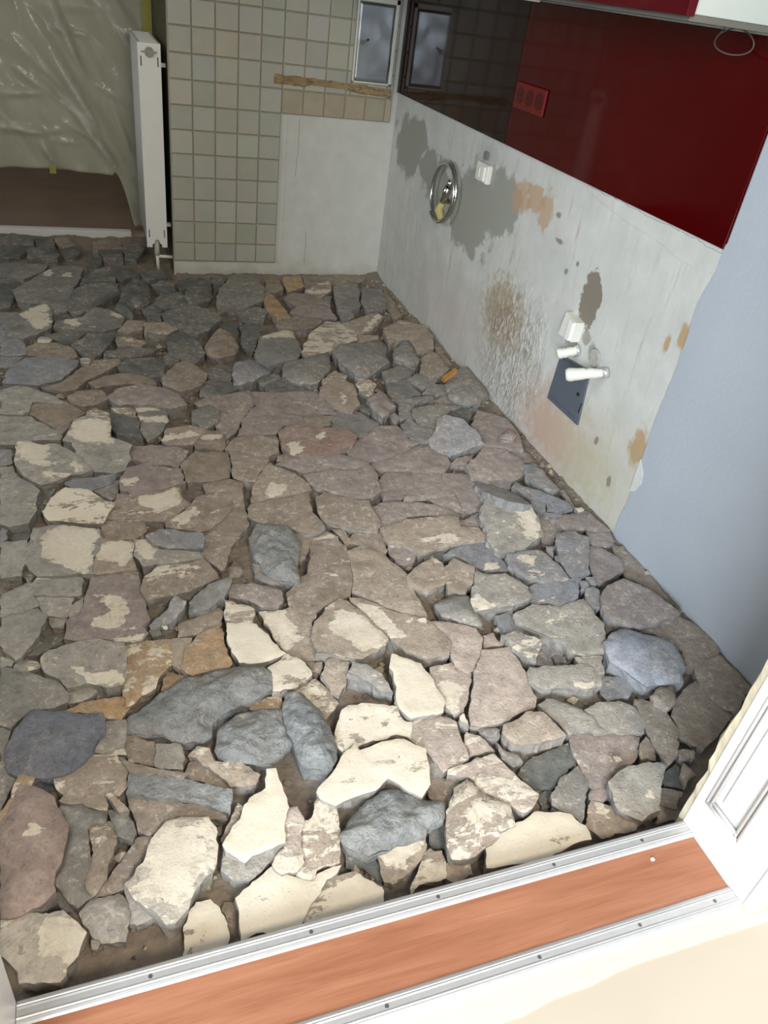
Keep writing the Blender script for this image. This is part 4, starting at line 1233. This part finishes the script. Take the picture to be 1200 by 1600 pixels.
g h1 c.05 | 430,600 550,460 630,560 640,660 590,800 540,760 420,710 400,650 | greenish grey slab behind the white slab at the metal strip
m h0 | 660,600 740,590 790,640 740,700 670,680 | small mauve stone left of the five-sided grey chunk
t h0 c.3 | 640,760 680,690 830,740 930,780 930,850 700,915 620,830 / 680,690 720,690 760,790 720,780 | tan slab with cream streak touching the metal strip, right foreground
l h4 c.08 s0,.05 | 770,560 830,490 900,450 1110,445 1130,480 1100,580 1070,730 960,790 850,740 800,650 / 890,710 960,695 970,725 900,740 / 985,610 1030,600 1040,665 1000,650 | five-sided grey chunk with pale dabs near the door frame
n h-1 c.05 | 1070,680 1110,650 1190,720 1190,790 1050,820 | brown shaded fragment between five-sided chunk and door frame
w h3 c.93 s0,-.05 | 0,1000 130,850 320,760 540,770 620,850 660,930 500,990 300,1050 0,1120 | bright white slab lying along the metal strip
g h1 | 65,330 100,370 200,400 230,440 170,470 100,420 | small grey fragment at the left foot of the tan-topped block
t h2 c.4 R2 | 795,400 830,395 850,420 820,440 | tan pebble lying on the broad mauve slab
D h-3 | 320,650 400,620 420,710 350,740 | dark low stone behind the bright white slab's left half
@ 0 880 4
l h1 | 0,190 170,115 245,270 60,320 0,340 | tan-grey triangular slab at left edge, left of two stacked grey bricks
l h2 c.08 | 0,350 60,320 250,280 310,320 240,440 150,530 100,590 0,510 | pitted grey slab at left edge in front of the triangular slab
l h1 c.1 | 180,130 220,90 500,85 505,190 360,200 220,195 / 210,90 310,85 300,105 220,110 | brick-shaped grey slab in front of the white-splashed squarish slab
l h0 | 220,205 470,195 460,240 420,320 320,315 250,270 | grey slab directly in front of the brick-shaped one
l h0 | 430,280 520,205 525,270 480,320 430,325 | small grey wedge right of the brick-shaped slabs
m h2 c.3 | 530,180 560,80 860,55 900,180 930,340 880,390 930,440 900,490 780,490 660,470 520,480 400,470 410,370 500,300 530,260 / 670,230 740,200 790,280 760,400 640,420 570,390 590,340 700,330 | large mauve slab dotted with cream, left of the long dark crack
l h-1 | 320,330 430,330 400,390 340,400 | small grey stone at the left of the cream-dotted mauve slab
D h-2 c.15 | 170,530 270,430 400,470 290,530 240,560 110,580 | dark low rubble with yellowish bits, left of the cream-dotted slab
l h0 | 0,575 90,580 70,630 0,650 | small mauve-grey slab at left edge in front of the pitted slab
l h0 c.3 | 90,630 110,590 240,610 240,650 150,660 | small grey stone with cream dab near left edge
l h4 c.15 s0,.08 | 260,590 310,540 480,480 780,490 800,600 750,760 650,770 550,740 400,770 300,700 / 460,650 520,640 560,700 740,660 760,700 700,760 570,750 | big grey slab with cream front right, left foreground
g h2 c.05 | 0,650 60,645 200,680 300,730 400,810 400,870 300,900 200,900 60,1010 0,1000 | big rough grey slab at left edge behind the slate-blue rock
l h0 | 400,800 560,765 595,800 500,860 410,880 | small wedge-shaped grey stone behind the slate-blue rock
o h0 c.1 | 390,920 560,850 780,830 800,900 760,980 650,960 620,930 | orange-tan slab partly under the slate-blue rock
o h1 c.45 | 790,520 930,490 1050,500 1080,600 1000,680 960,780 780,900 760,780 800,620 | orange-tan slab with worn cream, left of the orange-brown block
t h1 c.2 | 940,490 1190,465 1140,560 1130,660 1060,640 1050,560 | tan piece between worn cream slab and orange-brown block
o h-1 | 1000,800 1020,690 1180,690 1180,720 1060,780 | small reddish-tan piece behind the long ridged grey rock
b h3 s.15,.2 | 940,380 1040,290 1090,205 1150,230 1155,280 1060,370 960,400 | small bluish slab set on edge right of the cream-dotted slab
D h0 | 935,420 960,400 1010,410 1010,450 960,460 | small dark stone at the foot of the small bluish slab
l h2 c.9 | 1020,385 1045,385 1040,415 1020,415 | tiny white pebble beside the small bluish slab on edge
@ 280 900 4
o h2 | 10,560 30,440 100,390 230,310 270,330 310,570 200,590 70,610 | orange-brown block with a dark dent, left of bright cream slab
n h0 c.05 | 0,300 240,190 270,210 270,300 120,370 0,380 | brown oblong slab behind the orange-brown block
S h3 R | -320,900 -310,870 -120,750 60,630 300,595 500,555 570,590 575,690 480,770 300,850 190,930 195,1000 130,1040 40,1030 -40,1010 -110,970 -320,970 / 105,700 170,680 200,740 150,790 110,770 | long ridged grey rock with an orange spot, left foreground
S h3 R | 220,1090 260,970 400,860 620,830 640,900 690,1050 600,1160 420,1170 300,1165 | wrinkled grey rock, left half of the dark pair before cream slabs
S h5 R | 640,800 665,730 780,740 900,850 980,1000 985,1150 920,1210 800,1200 710,1060 650,920 | wrinkled grey rock, right half of the dark pair before cream slabs
t h3 c.75 | 280,145 460,190 450,290 300,280 285,220 | cream block with grey back, just behind the bright cream slab
w h3 c1 | 300,290 460,290 560,360 670,480 540,520 370,535 320,420 | bright cream slab left of the dark wandering crack
t h3 c.8 | 540,560 680,485 800,545 850,600 700,690 580,720 570,640 | cream pentagon between the dark wandering crack and the wrinkled rocks
t h1 c.7 | 660,720 870,635 960,720 1000,800 900,900 860,830 760,740 | cream slab behind the right wrinkled rock
o h0 c.3 | 450,800 640,730 630,820 520,860 440,830 | ochre slab wedged between ridged rock and wrinkled rocks
n h0 | 800,540 910,540 890,600 850,600 | small brown wedge at the right corner of the cream pentagon
t h3 c.1 | 920,540 960,510 1060,530 1060,660 1010,750 960,690 910,610 | brown tooth-shaped chunk left of the shiny pale wedge
@ 560 880 4
w h4 c1 | 200,640 215,570 400,630 480,740 540,870 520,930 340,960 270,900 240,760 | tall smooth cream slab at centre right
p h2 c.35 | 445,650 580,620 600,660 720,700 680,800 660,930 600,960 545,890 490,760 / 500,760 560,720 640,800 600,930 550,880 | pinkish slab right of the tall smooth cream slab
p h2 c.15 | 445,360 740,400 765,460 770,560 720,690 660,700 600,640 580,500 500,430 | pinkish beige slab behind the one beside the tall cream slab
p h3 c.1 | 780,550 930,540 1000,620 1060,720 1115,840 1100,900 920,970 780,1010 715,1000 705,830 740,690 | large pink slab with a short crack, right of centre
p h1 | 780,450 840,430 910,525 780,530 | small pinkish square stone behind the large pink slab
g h2 R2 | 480,260 600,195 680,200 780,340 770,380 640,370 520,330 | grey wedge block in front of the two thick tan blocks
l h4 c.2 | 710,240 730,50 800,70 920,65 1060,140 1080,210 960,260 870,275 740,300 / 710,230 770,230 870,260 740,310 | bluish-tan thick slab with cream front edge right of the wedge block
b h1 | 850,330 960,300 980,380 1040,430 900,430 | bluish broken corner behind the pale triangular chunk
t h4 c.9 | 360,350 410,335 420,365 370,362 | tiny cream pebble at the end of the long tapering slab
l h4 c.9 | 630,960 660,940 700,1020 640,990 | small white shard at the lower left of the large pink slab
@ 480 1100 4
p h2 c.25 | 620,190 680,110 830,80 930,120 1005,320 850,425 820,370 740,290 | mottled beige slab in front of the tall smooth cream slab
t h2 c.8 | 190,170 215,40 260,20 430,0 580,30 600,100 670,120 660,210 590,190 540,180 330,250 230,310 190,260 | cream slab with warm lower edge, right of the wrinkled rocks
w h4 c.9 | 70,540 170,430 250,290 300,240 330,280 480,235 600,225 740,290 745,500 700,560 620,520 500,460 400,530 230,590 180,620 100,580 | large arched cream slab behind the dark foreground rock
S h4 R | 190,820 300,680 440,540 560,530 730,590 840,610 855,690 790,770 750,780 740,830 550,880 480,900 370,930 240,890 | dark grey rough rock in the foreground, nearest to the metal strip
t h0 c.3 | 420,930 500,890 690,835 750,810 740,920 690,1000 600,1080 550,1130 480,1100 450,1000 / 450,930 690,840 700,920 600,1030 470,1000 | cream-faced block directly in front of the dark foreground rock
t h4 c.45 R2 | 870,660 920,530 1000,490 1100,550 1240,620 1280,760 1180,860 1060,960 980,985 920,970 880,860 | mottled cream boulder left of the white slab by the metal strip
p h3 c.5 | 870,440 950,370 1180,320 1330,460 1430,560 1430,620 1340,680 1240,610 1100,540 1010,470 | pinkish cream slab behind the mottled cream boulder
p h1 c.3 | 1000,180 1090,190 1130,240 1170,300 1020,320 990,250 | small beige block right of the mottled beige slab
g h2 | 1100,150 1200,150 1190,210 1130,210 | small grey stone between large pink slab and tan-topped block
n h-1 c.1 | 750,455 880,470 960,480 900,560 860,640 800,600 740,570 | brown stone right of the large arched cream slab
l h1 | 750,295 820,370 840,440 755,440 | small grey wedge right of the large arched cream slab's corner
t h0 c.7 | 720,960 760,910 850,930 880,990 870,1080 720,1130 660,1190 | cream fragment touching the metal strip, right of the cream-faced block
t h0 c.4 | 885,1000 1020,990 1040,1070 930,1110 872,1080 | tan fragment touching the metal strip below the mottled cream boulder
D h-2 | 760,770 850,720 870,860 880,930 780,890 | dark low stone between dark foreground rock and mottled boulder
D h-2 | 230,910 370,940 450,1010 470,1090 340,1020 220,1000 | dark low stone in front of the dark foreground rock's left end
@ 280 1260 4
t h2 c.55 | 778,100 860,20 870,-50 930,-60 985,-20 990,220 985,330 870,390 840,435 740,430 775,300 | pitted cream slab left of the dark foreground rock
w h2 c.95 | 350,560 480,470 600,380 660,430 740,455 850,440 990,345 980,400 900,470 820,590 750,690 740,750 480,790 400,840 370,680 | very bright cream slab at the metal strip, left of a forked crack
t h1 c.85 | 765,700 905,490 960,420 1100,400 1180,440 1280,520 1270,600 1000,680 800,740 | cream slab with grey blotches at the metal strip, right of forked crack
t h0 c.85 | 50,690 100,600 200,560 260,640 290,760 300,870 40,960 30,780 | narrow cream block standing at the metal strip, left foreground
n h-3 | 275,580 350,575 375,760 400,850 310,870 | low brown stone between narrow cream block and very bright slab
@ 180 1120 4
w h4 c1 | 690,790 740,690 830,500 920,440 945,320 1000,320 1020,400 1070,550 1050,700 1060,800 880,870 830,890 750,850 | tall pointed cream slab in the foreground, like a spearhead
l h1 c.1 | 690,830 830,895 1050,805 1090,800 1000,900 900,980 850,1000 760,1000 690,930 | grey ledge beneath the pointed cream slab
p h3 c.6 | 1065,560 1130,550 1170,630 1170,900 1140,970 1050,980 1000,930 1070,800 1040,660 | beige slab on the right side of the pointed cream slab
w h5 c1.1 | 60,1040 180,890 220,770 330,650 430,620 590,620 650,790 640,900 490,1090 440,1200 380,1280 340,1280 200,1180 / 180,890 220,770 330,670 480,760 560,860 480,960 480,1090 400,1160 180,1050 270,960 | big cream slab with pinkish lower edge, left foreground
S h4 s0,.25 | 100,340 430,390 470,400 740,460 700,570 650,570 460,500 300,490 60,460 | bluish bar-like slab with a white speck, left foreground
n h5 | 30,250 220,310 460,350 440,390 100,350 | brown strip along the back of the bluish bar-like slab
n h1 c.15 | 60,470 300,500 640,570 680,620 560,620 420,610 290,700 200,710 130,680 100,590 | brownish slab with pale rim beneath the bluish bar-like slab
t h2 c.25 | 450,230 500,180 570,190 620,270 780,290 900,350 850,410 740,440 700,400 600,330 | tan tongue-shaped slab in front of the wrinkled rocks
l h1 | 260,160 400,160 430,230 420,320 255,290 | smooth grey block under the long ridged grey rock
n h0 | 80,110 250,140 250,290 90,270 | dark brown block under the left end of the ridged grey rock
n h0 | 430,370 460,280 560,300 700,420 720,460 500,400 | dark brown wedge behind the right end of the bluish bar-like slab
t h1 c.6 | 655,760 680,680 760,540 790,560 730,700 690,790 | narrow ochre splinter left of the pointed cream slab
@ 0 1120 4
B2 h5 R2 | 40,200 60,130 200,-55 330,-40 640,-30 640,80 580,210 440,330 290,390 120,370 50,330 | slate-blue rock with fine parallel ridges, at the left
l h2 c.3 | 640,30 790,20 800,120 795,230 720,240 580,220 640,110 / 720,210 790,190 795,230 730,235 | grey piece with cream rim right of the slate-blue rock
n h0 c.02 | 690,1000 860,720 940,720 940,780 870,900 780,1060 550,1120 690,1010 | low brown slab left of the big cream slab with pinkish edge
t h3 c.35 | 330,400 480,300 570,240 720,240 800,330 780,440 740,480 660,480 650,590 520,550 370,510 400,480 | olive tan slab with ragged coating in front of the slate-blue rock
q h4 c.05 R2 | 0,680 60,560 110,420 150,390 230,440 330,490 400,650 410,780 340,950 330,1060 250,1150 120,1220 0,1230 / 110,720 170,650 260,680 280,760 210,790 | large reddish mauve slab at the lower left edge
o h4 c.4 | -20,610 50,520 130,360 230,370 190,440 110,510 60,600 -20,680 | ochre edge piece along the top of the reddish slab
g h2 c.05 R2 | 380,530 480,540 640,600 660,660 540,720 560,880 520,1000 560,1110 490,1180 370,1050 350,1000 415,800 420,700 360,580 | grey crumbly slab right of the reddish mauve slab
n h2 c.3 R2 | 560,700 680,640 720,760 670,1000 560,1100 520,990 590,850 | olive streaked piece right of the grey crumbly slab
g h1 | 650,590 780,570 840,690 820,750 720,740 690,650 | small dark grey stone beneath the brownish slab with pale rim
g h1 | 0,60 70,80 40,250 60,340 120,390 50,480 0,600 | dark grey stone at left edge beside the slate-blue rock
t h4 c.3 | 650,490 690,470 800,560 740,590 | small tan shard beside the olive tan slab
@ 0 1300 4
w h3 c.35 | 0,540 130,510 250,500 400,490 490,560 555,640 540,700 400,930 330,950 110,960 60,850 0,740 / 270,560 420,550 480,550 555,640 540,700 400,920 400,770 250,700 | big slab with white right edge in the lower left corner
l h1 R2 | 500,480 560,410 730,370 790,460 790,560 770,680 640,720 580,660 560,600 | smooth pale grey stone right of the lower left corner slab
l h1 | 765,350 900,430 1000,540 870,590 805,570 795,470 | pale grey wedge under the pinkish-edged cream slab
g h-2 | 330,340 480,370 490,470 400,480 340,400 | dark grey stone behind the lower left corner slab
p h0 | 580,690 640,690 620,750 590,745 | tiny pinkish pebble on the bare ground near the metal strip
@ 280 400 4
n h0 | 780,125 1000,112 1200,125 1120,165 960,185 790,205 | flat brown strip of rubble along the foot of the white panel
@ 540 430 4
n h1 | 235,85 300,165 355,255 300,270 255,200 | narrow brown piece at the right wall beside the cube-like pair
n h1 | 555,395 600,455 665,555 640,575 575,490 | thin brown sliver along the right wall behind the wooden stick
@ 700 620 4
m h0 | 462,325 560,412 470,405 375,342 | small mauve piece at the right wall between two smooth mauve slabs
m h1 | 695,580 712,572 800,685 780,695 740,640 | thin mauve sliver against the wall beside the bluish bars
m h1 c.1 | 880,718 960,785 1010,838 868,835 862,820 | crumbling mauve piece at the wall foot right of the white crumb
@ 780 800 4
n h0 | 700,185 770,225 855,300 1015,480 1060,565 870,445 785,400 760,300 | brown crumbly strip of debris along the start of the blue wall
'''

# ------------------------------------------------------------------ broken screed
def mat_rubble(name, rock=False):
    t = NT(name)
    oi = t.n('ShaderNodeObjectInfo')
    p = t.obj()
    q = t.vm('ADD', p, t.vm('SCALE', (37.0, 19.0, 11.0), scale=oi.outputs['Random']))
    at = t.n('ShaderNodeAttribute', attribute_name='coat').outputs['Fac']
    top = t.n('ShaderNodeAttribute', attribute_name='upper').outputs['Fac']
    base = oi.outputs['Color']
    big = t.noise(q, 9, 5, 0.6)
    mid = t.noise(q, 38, 5, 0.65)
    fin = t.noise(q, 170, 3, 0.6)
    grain = t.noise(q, 24, 9, 0.74, 0.3)
    dust = t.noise(q, 5, 7, 0.62, 0.6)
    flk = t.noise(q, 62, 7, 0.72, 0.6)
    c = t.vm('SCALE', base, scale=t.m('ADD', 0.56, t.m('MULTIPLY', t.ramp(grain, 0.32, 0.68), 0.66)))
    c = t.mix(t.m('MULTIPLY', t.ramp(big, 0.42, 0.66), 0.4), c, t.vm('SCALE', base, scale=0.66))
    c = t.mix(t.m('MULTIPLY', t.ramp(dust, 0.42, 0.62), 0.35), c, lin(176, 164, 152))
    # pale flecks of the old coating and dark pits
    c = t.mix(t.m('MULTIPLY', t.m('MULTIPLY', t.ramp(flk, 0.54, 0.6), t.ramp(dust, 0.42, 0.56)), 0.6), c, lin(212, 203, 187))
    c = t.mix(t.m('MULTIPLY', t.ramp(flk, 0.42, 0.34), 0.5), c, lin(92, 86, 80))
    c = t.mix(t.m('MULTIPLY', t.ramp(fin, 0.58, 0.72), 0.4), c, lin(78, 74, 70))
    # broken flanks show bare grey concrete
    side = t.mix(t.ramp(mid, 0.35, 0.7), lin(112, 112, 110), lin(150, 150, 146))
    c = t.mix(t.m('MULTIPLY', t.m('SUBTRACT', 1.0, top), 0.0 if rock else 0.6), c, side)
    # remains of the cream coating
    fld = t.noise(t.vm('MULTIPLY', q, (0.75, 1.7, 1.0)), 13, 8, 0.68, 0.5)
    v = t.m('ADD', t.m('SUBTRACT', oi.outputs['Alpha'], fld), t.m('MULTIPLY', at, 0.34))
    v = t.m('ADD', v, t.m('ADD', t.m('MULTIPLY', t.m('SUBTRACT', mid, 0.5), 0.26), t.m('MULTIPLY', t.m('SUBTRACT', flk, 0.5), 0.2)))
    mask = t.m('MULTIPLY', t.ramp(v, 0.0, 0.03), t.ramp(top, 0.5, 0.9))
    worn = t.m('ADD', t.m('MULTIPLY', t.ramp(flk, 0.38, 0.54), 0.45), 0.52)
    worn = t.m('MAXIMUM', worn, t.ramp(oi.outputs['Alpha'], 0.46, 0.6), clamp=True)
    worn = t.m('MAXIMUM', worn, t.m('MULTIPLY', at, 0.85), clamp=True)
    mask = t.m('MULTIPLY', mask, worn)
    cream = t.mix(t.ramp(big, 0.35, 0.7), lin(232, 223, 204), lin(222, 210, 188))
    cream = t.mix(t.m('MULTIPLY', t.ramp(fin, 0.6, 0.75), 0.4), cream, lin(178, 160, 132))
    c = t.mix(mask, c, cream)
    if rock:
        w = t.n('ShaderNodeTexWave', wave_type='BANDS', bands_direction='DIAGONAL')
        t.set(w.inputs['Vector'], q)
        w.inputs['Scale'].default_value = 11
        w.inputs['Distortion'].default_value = 9
        w.inputs['Detail'].default_value = 6
        w.inputs['Detail Roughness'].default_value = 0.65
        h = t.m('ADD', t.m('MULTIPLY', w.outputs['Fac'], 0.32), t.m('MULTIPLY', grain, 1.6))
        h = t.m('ADD', h, t.m('MULTIPLY', fin, 0.3))
        return t.done(c, 0.62, t.bump(h, 1.0, 0.014))
    h = t.m('ADD', t.m('MULTIPLY', grain, 1.3), t.m('MULTIPLY', fin, 0.5))
    h = t.m('MULTIPLY', h, t.m('SUBTRACT', 1.0, t.m('MULTIPLY', mask, 0.6)))
    h = t.m('ADD', h, t.m('MULTIPLY', mask, 0.9))
    return t.done(c, 0.85, t.bump(h, 0.6, 0.006))


M['rubble'] = mat_rubble('broken_screed')
M['rock'] = mat_rubble('broken_underside', True)

TINT = {'D': (112, 115, 110), 'g': (146, 144, 138), 'l': (174, 170, 161), 'b': (152, 153, 157), 'm': (168, 155, 149), 'n': (164, 149, 133),
        't': (182, 166, 148), 'o': (192, 160, 122), 'r': (172, 146, 132), 'q': (178, 158, 148), 'p': (200, 184, 171), 'w': (206, 196, 180), 'S': (180, 184, 183),
        'B': (168, 172, 181), 'B2': (160, 164, 177)}


def seg_dist(P, poly):
    A = poly
    B = np.roll(poly, -1, axis=0)
    d = B - A
    L = (d * d).sum(1) + 1e-12
    t = np.clip(((P[:, None, :] - A[None]) * d[None]).sum(2) / L[None], 0, 1)
    C = A[None] + t[..., None] * d[None]
    return np.sqrt(((P[:, None, :] - C) ** 2).sum(2)).min(1)


def inside(P, poly):
    x, y = P[:, 0][:, None], P[:, 1][:, None]
    x0, y0 = poly[:, 0][None], poly[:, 1][None]
    x1, y1 = np.roll(poly[:, 0], -1)[None], np.roll(poly[:, 1], -1)[None]
    c = ((y0 > y) != (y1 > y)) & (x < (x1 - x0) * (y - y0) / (y1 - y0 + 1e-15) + x0)
    return c.sum(1) % 2 == 1


def warp(p):
    a = noise.noise_vector(Vector((p[0] * 11, p[1] * 11, 3.3)))
    b = noise.noise_vector(Vector((p[0] * 34, p[1] * 34, 7.7)))
    c = noise.noise_vector(Vector((p[0] * 95, p[1] * 95, 1.7)))
    return (p[0] + .009 * a.x + .0062 * b.x + .0034 * c.x, p[1] + .009 * a.y + .0062 * b.y + .0034 * c.y)


def chunk(idx, code, h, alpha, rough, slope, outline, coats, label):
    rnd = random.Random(idx * 7 + 1)
    zc = h
    base = [on_z(x, y, zc) for x, y in outline]
    cx = sum(p.x for p in base) / len(base)
    cy = sum(p.y for p in base) / len(base)
    sx, sy = slope[0] + rnd.uniform(-.035, .035), slope[1] + rnd.uniform(-.035, .035)
    nrm = (-sx, -sy, 1.0)
    proj = lambda x, y: hit(x, y, (cx, cy, zc), nrm)
    pts = [proj(x, y) for x, y in outline]
    P = np.array([(p.x, p.y) for p in pts])
    area = 0.5 * abs(np.dot(P[:, 0], np.roll(P[:, 1], -1)) - np.dot(P[:, 1], np.roll(P[:, 0], -1)))
    if np.dot(P[:, 0], np.roll(P[:, 1], -1)) - np.dot(P[:, 1], np.roll(P[:, 0], -1)) < 0:
        P = P[::-1].copy()
    size = math.sqrt(area)
    step = max(.006, min(.014, size / 12))
    ring = []
    for k in range(len(P)):
        a, b = P[k], P[(k + 1) % len(P)]
        n = max(1, int(np.linalg.norm(b - a) / step))
        for j in range(n):
            ring.append(warp(a + (b - a) * j / n))
    R = np.array(ring)
    # clear the gap towards the neighbours
    T = np.roll(R, -1, axis=0) - np.roll(R, 1, axis=0)
    T /= np.linalg.norm(T, axis=1)[:, None] + 1e-9
    gap = -min(.0022, size * .02)
    R = R + np.stack([-T[:, 1], T[:, 0]], 1) * gap
    R[:, 0] = np.minimum(R[:, 0], -.002)
    R[:, 1] = np.maximum(R[:, 1], DY1 + .003)
    if cx > WBL: R[:, 1] = np.minimum(R[:, 1], -.003)
    N = len(R)
    # inner points
    lo, hi = R.min(0), R.max(0)
    gs = max(.009, size / 15) if rough != 1 else max(.006, size / 26)
    G = np.array([(x + rnd.uniform(-.3, .3) * gs, y + rnd.uniform(-.3, .3) * gs) for x in np.arange(lo[0], hi[0], gs) for y in np.arange(lo[1], hi[1], gs)] or [(cx, cy)])
    G = G[inside(G, R)]
    if len(G): G = G[seg_dist(G, R) > gs * .45]
    bev = [.002, .0045]
    V2 = [Vector(p) for p in R] + [Vector(p) for p in G]
    res = delaunay_2d_cdt(V2, [(k, (k + 1) % N) for k in range(N)], [], 1, 1e-6)
    W = np.array([(v.x, v.y) for v in res[0]])
    D = seg_dist(W, R)
    dm = max(D.max(), .004)
    tri = [f for f in res[2]]
    zz = []
    amp = {0: .0018, 1: .004, 2: .003}[rough]
    dome = {0: 0.0, 1: min(.020, size * .11), 2: min(.016, size * .09)}[rough]
    ed = {0: .0028, 1: .004, 2: .005}[rough]
    for (x, y), d in zip(W, D):
        z = zc + sx * (x - cx) + sy * (y - cy)
        z -= ed * .7 * max(0, 1 - d / ed) ** 2
        u_ = min(1, d / (dm * .8))
        z += dome * (1 - (1 - u_) ** 1.6)
        z += amp * noise.noise(Vector((x * 28 + idx, y * 28, idx * .37)))
        z += amp * .5 * noise.noise(Vector((x * 75, y * 75 + idx, 3.1)))
        if rough == 1:
            e_ = min(1, d / .015)
            a_ = x * .8 + y * .6
            c_ = y * .8 - x * .6
            z += e_ * .020 * (.4 - abs(noise.noise(Vector((a_ * 9, c_ * 20, idx * 1.3)))))
            z += e_ * .009 * (.4 - abs(noise.noise(Vector((a_ * 20, c_ * 62, idx * 2.3)))))
            z += e_ * .004 * noise.noise(Vector((x * 130, y * 130, idx)))
        zz.append(z)
    c3 = Vector((cx, cy, zc))
    verts = [(x - cx, y - cy, z - zc) for (x, y), z in zip(W, zz)]
    faces = [list(f) for f in tri]
    smooth = [True] * len(faces)
    upper = [1.0] * len(verts)
    if coats:
        att = np.zeros(len(W))
        for cp in coats:
            cpw = [proj(x, y) for x, y in cp]
            C = np.array([(p.x, p.y) for p in cpw])
            s = np.where(inside(W, C), 1, -1) * seg_dist(W, C)
            att = np.maximum(att, np.clip(.5 + s / .024, 0, 1))
        coat = list(att)
    else:
        coat = [0.0] * len(verts)
    # flanks down to the bed
    zb = min(BEDZ - .012, zc - .012)
    i0 = len(verts)
    Tn = np.stack([T[:, 1], -T[:, 0]], 1)
    levels = (0.0, .22, .5, .8, 1.0)
    for li, u in enumerate(levels):
        for k in range(N):
            x, y = R[k]
            zt = zc + sx * (x - cx) + sy * (y - cy) - ed * .7
            z = zt + (zb - zt) * u
            off = 0.0
            if 0 < u < 1:
                off = .005 * noise.noise(Vector((x * 45, y * 45, u * 4 + idx))) + .003 * noise.noise(Vector((x * 120, y * 120, u * 9))) - .006 * u
            if u == 1.0: off = -min(.010, size * .08)
            verts.append((x + Tn[k][0] * off - cx, y + Tn[k][1] * off - cy, z - zc))
            upper.append(0.0)
            coat.append(0.0)
    for li in range(len(levels) - 1):
        for k in range(N):
            a = i0 + li * N + k
            b = i0 + li * N + (k + 1) % N
            faces.append([a, a + N, b + N, b])
            smooth.append(False)
    e = i0 + (len(levels) - 1) * N
    faces.append([e + k for k in range(N)][::-1])
    smooth.append(False)
    if size < .05:
        nm, cat, grp = 'stone_chip', 'stone chip', 'small chips among the broken screed'
    elif rough:
        nm, cat, grp = 'rock_fragment', 'rock', 'lumpy pieces of the broken floor'
    else:
        nm, cat, grp = 'concrete_chunk', 'concrete chunk', 'flat pieces of the broken floor'
    me = bpy.data.meshes.new(nm)
    me.from_pydata(verts, [], faces)
    me.polygons.foreach_set('use_smooth', smooth)
    for an, val in (('upper', upper), ('coat', coat)):
        a = me.attributes.new(an, 'FLOAT', 'POINT')
        a.data.foreach_set('value', val)
    me.materials.append(M['rock'] if code in ('S', 'B2') else M['rubble'])
    o = bpy.data.objects.new(nm, me)
    o.location = c3
    COL.objects.link(o)
    k = rnd.uniform(.95, 1.05)
    o.color = (*[min(1, c * k) for c in lin(*TINT[code])], alpha)
    tag(o, label, cat, grp)
    return o


def coverage(c):
    """share of the top still coated -> threshold of the coating noise"""
    if c <= 0: return 0.16
    if c >= 1: return 0.86
    q = math.log(c / (1 - c)) / 1.7
    return min(.86, max(.16, .5 + .105 * q))


ox = oy = 0.0
sc_ = 1.0
idx = 0
for line in CHUNKS.strip().splitlines():
    if line[0] == '@':
        ox, oy, sc_ = map(float, line[1:].split())
        continue
    head, geo, label = [s.strip() for s in line.split('|')]
    polys = [[(ox + float(a.split(',')[0]) / sc_, oy + float(a.split(',')[1]) / sc_) for a in s.split()] for s in geo.split('/')]
    code, h, cov, rough, slope = None, 0.0, 0.0, 0, (0, 0)
    for tk in head.split():
        if code is None: code = tk
        elif tk[0] == 'h': h = float(tk[1:]) / 100
        elif tk[0] == 'c': cov = float(tk[1:])
        elif tk[0] == 'R': rough = 2 if tk == 'R2' else 1
        elif tk[0] == 's': slope = tuple(float(q) for q in tk[1:].split(','))
    h *= .54
    if polys[0][0][1] < 620: h *= .6
    if rough == 1: h *= .6
    if len(polys) > 1: cov *= .5
    chunk(idx, code, h, coverage(cov), rough, slope, polys[0], polys[1:], label)
    idx += 1

# wooden stick at the foot of the right wall
a, b_ = on_z(540 + 612 / 4, 430 + 642 / 4, .05), on_z(540 + 692 / 4, 430 + 585 / 4, .085)
st = MB()
d = (b_ - a)
n_ = Vector((-d.y, d.x, 0)).normalized() * .011
st.prism([a - n_, a + n_, b_ + n_ * .9, b_ - n_ * .9], (0, 0, -.016))
tag(st.build('wooden_stick', M['wood']), 'short brown wooden stick leaning between wall boulder and brown slab', 'stick')

# crumbs lying in the gaps and on the bed, too many to count
rg = random.Random(11)
cv, cf = [], []
for k in range(5200):
    x = rg.uniform(-2.6, -.012)
    y = rg.uniform(DY1 + .01, -.015)
    near = rg.random() < .06
    if near: x = -abs(rg.gauss(0, .02)) - .008
    r = rg.choice((.004, .005, .006, .008, .011, .014)) * rg.uniform(.7, 1.2)
    z = BEDZ + r * .4 + (rg.uniform(0, .02) if near else rg.uniform(-.006, .008))
    i = len(cv)
    w0 = rg.uniform(0, 6.28)
    for m in range(4):
        w = w0 + m * 1.57 + rg.uniform(-.4, .4)
        cv.append((x + r * math.cos(w), y + r * math.sin(w), z + rg.uniform(-.3, .3) * r))
    cv += [(x, y, z + r * .8), (x, y, z - r * .8)]
    for m in range(4):
        n2 = (m + 1) % 4
        cf += [[i + m, i + n2, i + 4], [i + n2, i + m, i + 5]]
me = bpy.data.meshes.new('rubble_crumbs')
me.from_pydata(cv, [], cf)
cm = NT('crumbs')
oi = cm.n('ShaderNodeNewGeometry').outputs['Random Per Island']
me.materials.append(cm.done(cm.mix(oi, lin(96, 88, 78), lin(176, 164, 146)), 0.9))
cr = bpy.data.objects.new('rubble_crumbs', me)
COL.objects.link(cr)
tag(cr, 'loose grey and tan crumbs filling the gaps between broken slabs', kind='stuff')
cr.parent = floor_obj
